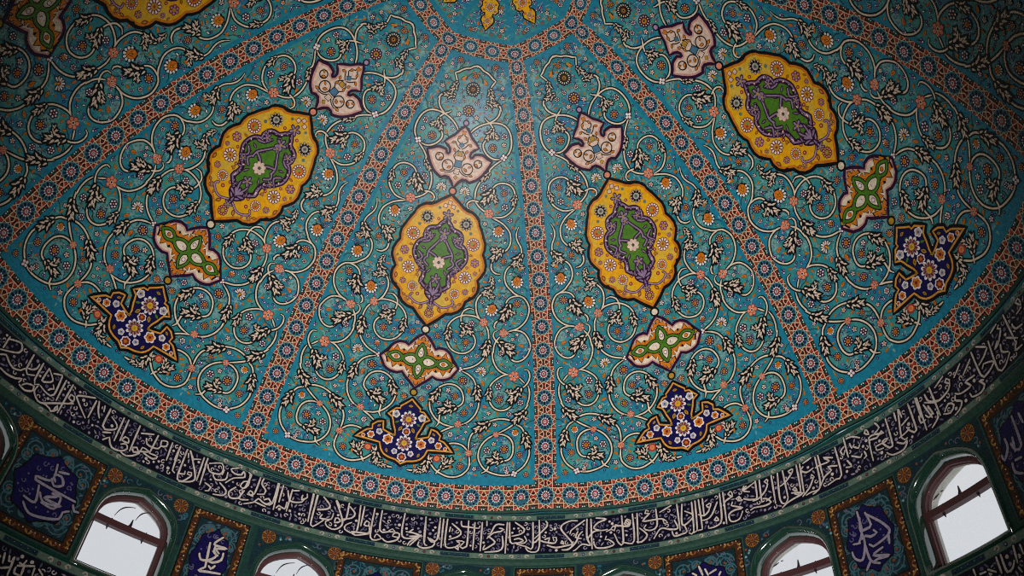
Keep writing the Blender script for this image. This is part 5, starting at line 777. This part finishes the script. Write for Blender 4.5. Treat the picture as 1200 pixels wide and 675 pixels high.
def script(name, label, strokes, z0, z1, width, seed, a0=A0, a1=A1, vines=True):
    pm = Pattern(); strip(pm, a0, a1, z0, z1, 'bandink', 2); B = pm.build(name); tag(B, label, 'inscription band')
    md = math.pi / 180 * RW; rnd = random.Random(seed); pts = []
    let = Pattern()
    for s in strokes:
        q = smooth([(a, z * R) for a, z in s], .05, DRUM); n = len(q)
        let.stroke(DRUM, q, width * 2.0, 'black', 6); let.stroke(DRUM, q, lambda t: width * (1.15 - .35 * abs(2 * t - .8)), 'letter', 8)
        pts += [tuple(p) for p in q]
    Pn = np.array(pts)
    tag(let.build('lettering', B), 'cream white Arabic lettering')
    pm = Pattern(); got = []
    n = int((a1 - a0) * 17)
    for _ in range(n * 6):
        if len(got) > n: break
        a = rnd.uniform(a0 + .5, a1 - .5); z = rnd.uniform(z0 + .05, z1 - .05)
        near = Pn[np.abs(Pn[:, 0] - a) < 1.0]
        if len(near) and np.hypot((near[:, 0] - a) * md, near[:, 1] - z).min() < .05: continue
        if any(abs(g[0] - a) < .6 and math.hypot((g[0] - a) * md, g[1] - z) < .066 for g in got): continue
        got.append((a, z)); k = rnd.random()
        if k < .45:
            t = np.linspace(0, 5.2, 10); r = np.linspace(.038, .014, 10); ph = rnd.uniform(0, 6.28); sg = rnd.choice((1, -1))
            pm.stroke(DRUM, [(a + r[j] * math.cos(ph + sg * t[j]) / md, z + r[j] * math.sin(ph + sg * t[j])) for j in range(10)], .016, rnd.choice(['mark', 'letter', 'vine']), 4, cap=False)
        elif k < .75: pm.local(DRUM, (a, z), ngon(7, rnd.uniform(.018, .03)), rnd.choice(['mark', 'letter', 'vine']), 4)
        else:
            ph = rnd.uniform(0, 3.14); pm.local(DRUM, (a, z), lens(.09, .028), rnd.choice(['mark', 'vine']), 4, ph)
    tag(pm.build('filling_vines', B), 'thin grey tendrils and dots between the letters', kind='stuff')
    return B
script('inscription_band', 'broad navy inscription band with large white Arabic lettering round the drum', SCR['band'], Z(-.142), Z(-.0513), .028, 4)

# ------------------------------------------------------------------ drum wall with arched windows
WIN_AZ = [-63.5, -41.55, -20.0, 2.9, 24.8, 47.6, 69.05, 91.0]
n_rest = 8; gap = (360 - 63.5 - 91.0 ) / (n_rest + 1)
ALLWIN = WIN_AZ + [91.0 + gap * (j + 1) for j in range(n_rest)]
HW = math.radians(5.15) * RW; ZS = Z(-.283); ZT = Z(-.194); ZB = Z(-.3985)
def arch(hw, zs, zt, zb, n=1):
    h = zt - zs; L = [(1, 0), (.995, .12), (.97, .27), (.915, .43), (.82, .58), (.68, .71), (.5, .82), (.3, .905), (.14, .96), (0, 1.0)]
    r = [(hw * x, zs + h * y) for x, y in L]; l = [(-x, z) for x, z in r[-2::-1]]
    side = [(hw, zb + (zs - zb) * t) for t in (0, .2, .4, .6, .8)]
    bot = [(-hw + 2 * hw * t, zb) for t in (.125, .25, .375, .5, .625, .75, .875)]
    return side + r + l + [(-x, z) for x, z in side[::-1]] + bot
def drumwall():
    z0, z1 = Z(-.60), Z(-.024); md = math.pi / 180 * RW
    V, F = [], []; 
    edges = sorted([a if a < 180 else a - 360 for a in ALLWIN]); k = len(edges)
    for j in range(k):
        c = edges[j]; p = edges[j - 1] if j else edges[-1] - 360; q = edges[j + 1] if j < k - 1 else edges[0] + 360
        lo, hi = (p + c) / 2, (c + q) / 2
        nb = int((hi - lo) / .9); vs = []; 
        bt = [(lo + (hi - lo) * t / nb, z0) for t in range(nb)]; rt = [(hi, z0 + (z1 - z0) * t / 16) for t in range(16)]
        tp = [(hi - (hi - lo) * t / nb, z1) for t in range(nb)]; lf = [(lo, z1 - (z1 - z0) * t / 16) for t in range(16)]
        out = [((a - c) * md, z) for a, z in bt + rt + tp + lf]; ho = arch(HW, ZS, ZT, ZB)
        n1, n2 = len(out), len(ho)
        vs = [Vector(p) for p in out + ho]; ed = [(i, (i + 1) % n1) for i in range(n1)] + [(n1 + i, n1 + (i + 1) % n2) for i in range(n2)]
        for x in np.arange((lo - c) * md + .08, (hi - c) * md - .05, .12):
            for z in np.arange(z0 + .1, z1, .25):
                if not inside((x, z), ho): vs.append(Vector((x, z)))
        r = delaunay_2d_cdt(vs, ed, [], 1, 1e-5); b = len(V)
        for v in r[0]: V.append(DRUM.pos(np.array([c + v[0] / md]), np.array([v[1]]), 0.)[0])
        vv = [tuple(v) for v in r[0]]
        for f in r[2]:
            cx = sum(vv[i][0] for i in f) / 3; cz = sum(vv[i][1] for i in f) / 3
            if not inside((cx, cz), ho): F.append([b + i for i in f])
    me = bpy.data.meshes.new('wall_drum'); me.from_pydata([tuple(v) for v in V], [], F); me.materials.append(M('wallgreen'))
    o = bpy.data.objects.new('wall_drum', me); col.objects.link(o)
    tag(o, 'dark green tiled drum wall pierced by arched windows', 'wall', kind='structure')
drumwall()

# local window frame: x along the wall, z up, y outwards from the inner wall face
glass = bpy.data.materials.new('window_glass'); glass.use_nodes = True
nt = glass.node_tree; nt.nodes.remove(nt.nodes['Principled BSDF']); out = nt.nodes['Material Output']
tr = nt.nodes.new('ShaderNodeBsdfTransparent'); tr.inputs[0].default_value = (.93, .94, .94, 1); gl = nt.nodes.new('ShaderNodeBsdfGlossy'); gl.inputs['Roughness'].default_value = .02
mx = nt.nodes.new('ShaderNodeMixShader'); mx.inputs[0].default_value = .05
nt.links.new(tr.outputs[0], mx.inputs[1]); nt.links.new(gl.outputs[0], mx.inputs[2]); nt.links.new(mx.outputs[0], out.inputs[0])
WOOD = plain('dark_red_wood', (80, 46, 48), .45); GLAZE = plain('green_glaze', (26, 60, 48), .12, 1.)
GLAZE.node_tree.nodes['Principled BSDF'].inputs['Coat Weight'].default_value = 1.; GLAZE.node_tree.nodes['Principled BSDF'].inputs['Coat IOR'].default_value = 1.9; GLAZE.node_tree.nodes['Principled BSDF'].inputs['Coat Roughness'].default_value = .1; STONE = plain('lime_plaster', (188, 186, 176), .7); IRON = plain('dark_iron', (44, 30, 48), .5)
def obj(name, V, F, mat, parent, smooth_=False):
    me = bpy.data.meshes.new(name); me.from_pydata([tuple(v) for v in V], [], F); me.materials.append(mat)
    if smooth_:
        for p in me.polygons: p.use_smooth = True
    me.update(); o = bpy.data.objects.new(name, me); col.objects.link(o); o.parent = parent; return o
def loop_sweep(rings, closed=True):
    """rings: list of equally long point loops"""
    n = len(rings[0]); V = [p for r in rings for p in r]; F = []
    for k in range(len(rings) - 1):
        for i in range(n if closed else n - 1): F.append([k*n+i, k*n+(i+1) % n, (k+1)*n+(i+1) % n, (k+1)*n+i])
    return V, F
def make_window(idx, az, label):
    W = empty('window_%d' % idx); a = math.radians(az)
    W.location = (RW * math.sin(a), RW * math.cos(a), ZB); W.rotation_euler = (0, 0, -a)
    # local: +y outwards, x to the right seen from inside, z from the sill
    def ring(ins, y):
        h = HW - ins
        p = arch(h, ZS, ZT - ins * 1.05, ZB + ins)
        res = []
        for x, z in p:
            th = x / RW; res.append((math.sin(th) * (RW + y), math.cos(th) * (RW + y) - RW, z - ZB))
        return res
    V, F = loop_sweep([ring(-.05, -.003), ring(-.05, -.022), ring(-.03, -.034), ring(-.005, -.03), ring(.02, -.008), ring(.04, .03), ring(.055, .08), ring(.062, .15)])
    tag(obj('reveal_molding', V, F, GLAZE, W, True), 'glossy green rounded tile edge')
    V, F = loop_sweep([ring(.04, .14), ring(.04, .42), ring(.0, .5)])
    tag(obj('reveal', V, F, STONE, W, True), 'pale plastered window reveal')
    V, F = loop_sweep([ring(.045, .19), ring(.045, .15), ring(.105, .15), ring(.105, .19), ring(.12, .2), ring(.12, .25), ring(.042, .25)])
    tag(obj('frame', V, F, WOOD, W), 'dark red wooden frame')
    zt = Z(-.281) - ZB; x0 = HW - .06
    def bar(x0, x1, z0, z1, y0, y1, seg=8):
        V = []; 
        for i in range(seg + 1):
            x = x0 + (x1 - x0) * i / seg; th = x / RW
            for y, z in ((y0, z0), (y1, z0), (y1, z1), ((y0 + y1) / 2 - .02, z1 + .012), (y0, z1)): V.append((math.sin(th) * (RW + y), math.cos(th) * (RW + y) - RW, z))
        F = [[i*5+j, i*5+(j+1) % 5, (i+1)*5+(j+1) % 5, (i+1)*5+j] for i in range(seg) for j in range(5)] + [[4, 3, 2, 1, 0], [seg*5+j for j in range(5)]]
        return V, F
    V, F = bar(-x0, x0, zt - .05, zt + .05, .145, .24)
    tag(obj('transom', V, F, WOOD, W), 'dark red wooden crossbar')
    V, F = loop_sweep([ring(.1, .20), ring(.1, .206)])
    n = len(V) // 2; F = F + [list(range(n)), list(range(n, 2 * n))[::-1]]
    obj('pane', V, F, glass, W)
    # iron tracery stubs on the crossbar and the curved leads above it
    def wire(pts, r0, r1):
        pts = [np.array(p) for p in pts]; V, F = [], []; n = len(pts)
        for i, p in enumerate(pts):
            r = r0 + (r1 - r0) * i / (n - 1); d = pts[min(i + 1, n - 1)] - pts[max(i - 1, 0)]; d = d / np.linalg.norm(d); s = np.cross(d, (0, 1, 0)); s /= max(np.linalg.norm(s), 1e-6)
            for k in range(5): V.append(p + s * r * math.cos(k * 1.2566) + np.array((0, 1, 0)) * r * math.sin(k * 1.2566))
        for i in range(n - 1):
            for k in range(5): F.append([i*5+k, i*5+(k+1) % 5, (i+1)*5+(k+1) % 5, (i+1)*5+k])
        F += [[4, 3, 2, 1, 0], [(n-1)*5+k for k in range(5)]]
        return V, F
    VV, FF = [], []
    def addw(p, r0, r1):
        V, F = wire(p, r0, r1); b = len(VV); VV.extend(V); FF.extend([[b + i for i in f] for f in F])
    yy = .19
    for x in (-.3, .28): addw([(x, yy, zt + .045), (x + .01, yy, zt + .085)], .03, .006); addw([(x - .02, yy, zt - .045), (x - .01, yy, zt - .11)], .024, .005)
    addw([(0, yy, zt + .045), (.012, yy, zt + .1), (.015, yy, zt + .19)], .035, .008)
    tag(obj('tracery_stubs', VV, FF, IRON, W), 'small dark pointed stubs on the crossbar')
    VV, FF = [], []
    def lead(x0, z0, x1, z1, sag):
        c = [(x0 + (x1 - x0) * t - sag * math.sin(math.pi * t), yy, zt + z0 + (z1 - z0) * t + sag * math.sin(math.pi * t)) for t in np.linspace(0, 1, 9)]
        addw(c[:5], .004, .012); addw(c[4:], .012, .005)
    if az < 20: lead(-.28, .13, -.02, .38, .045); lead(.05, .19, .24, .41, .035)
    else: lead(-.42, .2, -.3, .24, .0); addw([(-.26, yy, zt + .25), (-.22, yy, zt + .25)], .01, .005); addw([(.2, yy, zt + .46), (.19, yy, zt + .42)], .014, .004)
    tag(obj('curved_leads', VV, FF, IRON, W), 'thin dark curved bars above the crossbar')
    tag(W, label, 'window', kind='structure')
    return W
WLAB = ['arched window at the far left edge, only its curved green trim showing', 'tall arched window at the lower left with its dark crossbar in view', 'arched window second from the lower left, only its head in view',
 'small window tip left of the middle of the bottom edge', 'small window tip right of the middle of the bottom edge', 'arched window head in the lower right, second from the right', 'tall bright arched window at the lower right with its sill in view', 'arched window beyond the right edge']
for j, a in enumerate(ALLWIN):
    if j < 7: make_window(j + 1, a, WLAB[j])
    else: make_window(j + 1, a, 'arched window of the drum outside the picture')['group'] = 'drum windows outside the picture'

# ------------------------------------------------------------------ wall panels between the windows
def spandrel(az, label):
    """tiled field around a window head with a gold rosette in each corner"""
    pm = Pattern(); md = math.pi / 180 * RW; x0 = HW + .14
    ho = arch(HW + .07, ZS, ZT + .075, ZB); top = Z(-.176)
    hl = [p for p in ho if p[1] >= ZS - .001]           # right to left over the arch
    z1 = ZS + .05
    for sg in (1, -1):
        side = [p for p in hl if p[0] * sg >= -1e-6]; side = sorted(side, key=lambda p: -p[0] * sg)
        poly = [(sg * x0, ZS), (sg * x0, top), (0, top)] + [(p[0], p[1]) for p in side[::-1]]
        pm.fill(DRUM, [(az + x / md, z) for x, z in poly], 'wallteal', 2)
    o = pm.build('spandrel_panel'); tag(o, label, 'spandrel panel', 'teal spandrels above the drum windows')
    pm = Pattern(); rnd = random.Random(int(az * 10) % 97); 
    for _ in range(340):
        x = rnd.uniform(-x0 + .05, x0 - .05); z = rnd.uniform(ZS + .05, top - .05)
        if inside((x, z), arch(HW + .12, ZS, ZT + .12, ZB)): continue
        if min(math.hypot(x - .58, z - Z(-.193)), math.hypot(x + .58, z - Z(-.193))) < .16: continue
        c = (az + x / md, z); k = rnd.random()
        if k < .5:
            t = np.linspace(0, 4.6, 9); r = np.linspace(.055, .02, 9); ph = rnd.uniform(0, 6)
            pm.stroke(DRUM, [(c[0] + r[i] * math.cos(t[i] + ph) / md, z + r[i] * math.sin(t[i] + ph)) for i in range(9)], .014, rnd.choice(['swirl', 'inkteal', 'vine']), 4, cap=False)
        else: pm.local(DRUM, c, ngon(6, .022), rnd.choice(['swirl', 'pale', 'copper', 'teal']), 4)
    tag(pm.build('tendrils', o), kind='stuff')
    for sg in (1, -1):
        pm = Pattern(); c = (az + sg * .575 / md, Z(-.193)); r = .125
        for k in range(12):
            a = k * math.pi / 6
            pm.local(DRUM, c, drop(.5, 1.1, .24, a + .26), 'umber', 3.4, 0, 1, r); pm.local(DRUM, c, drop(.3, 1., .17, a), 'gold' if k % 2 else 'copper', 4, 0, 1, r); pm.local(DRUM, c, shift(ngon(5, .085), .85 * math.cos(a + .26), .85 * math.sin(a + .26)), 'gold', 4.6, 0, 1, r)
            pm.local(DRUM, c, shift(ngon(5, .1), .55 * math.cos(a + .26), .55 * math.sin(a + .26)), 'brown', 5, 0, 1, r)
        pm.local(DRUM, c, ngon(10, .3 * r), 'copper', 5); pm.local(DRUM, c, ngon(6, .13 * r), 'brown', 6)
        tag(pm.build('rosette', o), 'gold rosette')
    return o
def script_panel(c, hw, label, strokes, mw, mh, mz):
    md = math.pi / 180 * RW; z0, z1 = Z(-.3985), Z(-.1765); w = hw * md
    pm = Pattern()
    def box(i, mat, l): strip(pm, c - hw + i / md, c + hw - i / md, z0 + i, z1 - i, mat, l, .7)
    box(0, 'trimgreen', 2); box(.03, 'black', 3.2); box(.05, 'umber', 4.4); box(.16, 'black', 5.0); box(.172, 'wallteal', 5.6)
    P = pm.build('calligraphy_panel'); tag(P, label, 'wall panel', 'calligraphy panels between the drum windows')
    # border of small gold leaves
    pm = Pattern(); rnd = random.Random(int(c * 7) % 101); per = []
    L = 2 * w - .18; H = z1 - z0 - .18; i = 0
    def run(x0, y0, dx, dy, ln, ang):
        n = int(ln / .062)
        for k in range(n):
            t = (k + .5) / n; x = x0 + dx * ln * t; z = y0 + dy * ln * t
            pm.local(DRUM, (c + x / md, z), lens(.085, .03), ('gold', 'copper', 'umber', 'gold', 'brown')[k * 3 % 5], 5.2, ang + (.75 if k % 2 else -.75))
            pm.local(DRUM, (c + (x + .03 * dy) / md, z + .03 * dx), ngon(5, .012), ('line', 'copper', 'greybeige')[k % 3], 5.8)
    run(-w + .09, z1 - .09, 1, 0, L, 0); run(-w + .09, z0 + .09, 1, 0, L, 0); run(-w + .09, z0 + .09, 0, 1, H, UP); run(w - .09, z0 + .09, 0, 1, H, UP)
    tag(pm.build('border', P), 'gold and copper leaf border')
    # teal spirals
    pm = Pattern(); got = []
    sp = [(sx * (w - .36), zz, .17) for sx in (1, -1) for zz in (z1 - .37, z0 + .37)] + [(sx * (w - .27), (z0 + z1) / 2 + q, .1) for sx in (1, -1) for q in (.28, -.28, 0)] + [(x, zz, .1) for x in (-.12, .12) for zz in (z1 - .3, z0 + .3)] + [(sx * (w - .62), zz, .11) for sx in (1, -1) for zz in (z1 - .33, z0 + .33)]
    for k, (x, z, r) in enumerate(sp):
        if abs(x) > w - .2: continue
        sg = 1 if (x > 0) == (z > (z0 + z1) / 2) else -1
        t = np.linspace(0, 12.5, 40); rr = np.linspace(r, r * .18, 40)
        q = [(c + (x + rr[j] * math.cos(sg * t[j])) / md, z + rr[j] * math.sin(sg * t[j])) for j in range(40)]
        pm.local(DRUM, (c + x / md, z), ngon(16, r * .8), 'inkteal' if k % 2 else 'wallteal', 6.4)
        pm.stroke(DRUM, q, .02, 'swirl', 7.4, cap=False)
        pm.local(DRUM, (c + x / md, z), ngon(6, .022), 'copper', 8)
    for _ in range(260):
        x = rnd.uniform(-w + .2, w - .2); z = rnd.uniform(z0 + .2, z1 - .2)
        pm.local(DRUM, (c + x / md, z), lens(.09, .022), rnd.choice(['swirl', 'inkteal', 'teal', 'vine']), 7, rnd.uniform(0, 3.1))
    tag(pm.build('spirals', P), 'teal spiral tendrils', kind='stuff')
    # navy medallion
    o = []
    for k in range(72):
        a = k * math.pi / 36; lob = 1 + .055 * math.cos(8 * a) + .02 * math.cos(16 * a)
        o.append((c + mw * lob * math.cos(a) * (1 - .12 * abs(math.sin(a)) ** 6), mz * R + mh * R * lob * math.sin(a)))
    pm = Pattern(); pm.fill(DRUM, [(c + (a - c) * 1.06, mz * R + (z - mz * R) * 1.05) for a, z in o], 'black', 8.4); pm.fill(DRUM, o, 'navy', 9.6)
    md_o = pm.build('medallion', P); tag(md_o, 'lobed navy medallion')
    pm = Pattern()
    for s in strokes:
        q = smooth([(a, z * R) for a, z in s], .05, DRUM); pm.stroke(DRUM, q, .062, 'black', 11); pm.stroke(DRUM, q, lambda t: .038 * (1.1 - .3 * abs(2 * t - 1)), 'mark' if abs(c) > 40 else 'letter', 12.2)
    for _ in range(46):
        a = rnd.uniform(0, 6.28); r = math.sqrt(rnd.random()) * .88; x = c + mw * r * math.cos(a); z = (mz + mh * r * math.sin(a)) * R
        if any(math.hypot((p[0] - x) * md, p[1] * R - z) < .07 for s in strokes for p in s): continue
        if rnd.random() < .5: pm.local(DRUM, (x, z), ngon(6, .017), 'vine', 11)
        else:
            t = np.linspace(0, 4.8, 8); rr = np.linspace(.04, .016, 8); pm.stroke(DRUM, [(x + rr[j] * math.cos(t[j] + a) / md, z + rr[j] * math.sin(t[j] + a)) for j in range(8)], .014, 'vine', 11, cap=False)
    tag(pm.build('lettering', md_o), 'pale Arabic lettering')
    return P
SP = ['at the far left edge', 'above the tall lower left window', 'above the second window from the left', 'above the small window tip left of bottom centre', 'above the small window tip right of bottom centre', 'above the second window from the right', 'above the tall bright window at the lower right']
for a, l in zip(WIN_AZ[:7], SP): spandrel(a, 'teal spandrel with two gold rosettes ' + l)
for c, hw, key, mw, mh, mz, l in ((-53.2, 5.95, 'a', 3.75, .069, -.293, 'left of the tall lower left window'), (-31.25, 4.15, 'b', 2.25, .073, -.295, 'between the two lower left windows, narrow navy medallion'),
   (-9.1, 6.1, None, 3.6, .065, -.293, 'at the bottom edge left of centre, only spirals showing'), (14.0, 4.4, None, 2.3, .07, -.293, 'at the middle of the bottom edge, only its gold border showing'),
   (36.05, 5.7, 'e', 3.4, .069, -.292, 'at the bottom edge right of centre, navy medallion half hidden'), (58.2, 4.95, 'f', 2.9, .066, -.282, 'between the two lower right windows, whole navy medallion'), (80.6, 5.2, 'g', 3.9, .069, -.285, 'at the right edge, navy medallion cut by the frame')):
    script_panel(c, hw, 'dark teal calligraphy panel ' + l, SCR['pan'].get(key, []) if key else [], mw, mh, mz)
# second band of writing under the sills
pm = Pattern(); molding(pm, A0, A1, [(Z(-.400), .0), (Z(-.402), .02), (Z(-.4045), .02), (Z(-.406), .0)], 'dkgreen')
floral_strip(pm, Z(-.424), Z(-.406), 5); tag(pm.build('sill_frieze'), 'dark floral strip below the windows at the bottom corners', 'frieze')
script('lower_inscription_band', 'second navy inscription band below the windows, seen only at the bottom corners', SCR['low'], Z(-.51), Z(-.424), .03, 9)

# the hall below, out of the picture
def cyl(name, r, z0, z1, mat, label, cat):
    V = []; n = 96
    for i in range(n): a = i * 2 * math.pi / n; V += [(r * math.sin(a), r * math.cos(a), z0), (r * math.sin(a), r * math.cos(a), z1)]
    o = obj(name, V, [[2*i, 2*((i+1) % n), 2*((i+1) % n)+1, 2*i+1] for i in range(n)], mat, None); tag(o, label, cat, kind='structure')
cyl('wall_lower', RW, FLOOR, Z(-.60), STONE, 'pale wall of the hall below the drum', 'wall')
V = [(RW * math.sin(i * math.pi / 48), RW * math.cos(i * math.pi / 48), FLOOR) for i in range(96)]
o = obj('floor', V, [list(range(96))[::-1]], plain('floor_carpet', (120, 70, 60), .9), None); tag(o, 'red carpeted floor of the prayer hall', 'floor', kind='structure')

# ------------------------------------------------------------------ light
w = bpy.data.worlds.new('sky'); bpy.context.scene.world = w; w.use_nodes = True
bg = w.node_tree.nodes['Background']; bg.inputs[0].default_value = (.93, .95, 1., 1); bg.inputs[1].default_value = SKY
def lamp(name, kind, loc, target, energy, color, **kw):
    d = bpy.data.lights.new(name, kind); d.energy = energy; d.color = color
    for k, v in kw.items(): setattr(d, k, v)
    o = bpy.data.objects.new(name, d); col.objects.link(o); o.location = loc
    o.rotation_euler = (Vector(target) - Vector(loc)).to_track_quat('-Z', 'Y').to_euler(); return o
for nm, kd, loc, tg, en, cl, kw in LAMPS: lamp(nm, kd, loc, tg, en, cl, **kw)

# ------------------------------------------------------------------ camera
sc = bpy.context.scene
cd = bpy.data.cameras.new('camera'); cam = bpy.data.objects.new('camera', cd); col.objects.link(cam); sc.camera = cam
cd.sensor_width = 36.; cd.sensor_fit = 'HORIZONTAL'; cd.lens = CAM_F * 36. / 1200.; cd.clip_start = .05; cd.clip_end = 200
cr_, cu_, cf_ = CAM_AXES
m = Matrix(((cr_[0], cu_[0], -cf_[0], CAM_POS[0] * R), (cr_[1], cu_[1], -cf_[1], CAM_POS[1] * R), (cr_[2], cu_[2], -cf_[2], CAM_POS[2] * R), (0, 0, 0, 1)))
cam.matrix_world = m
sc.view_settings.view_transform = 'Standard'; sc.view_settings.look = 'None'; sc.view_settings.gamma = 1; sc.view_settings.use_curve_mapping = False
sc.view_settings.exposure = EXPOSURE
sc.cycles.use_denoising = False
sc.cycles.filter_width = 1.1
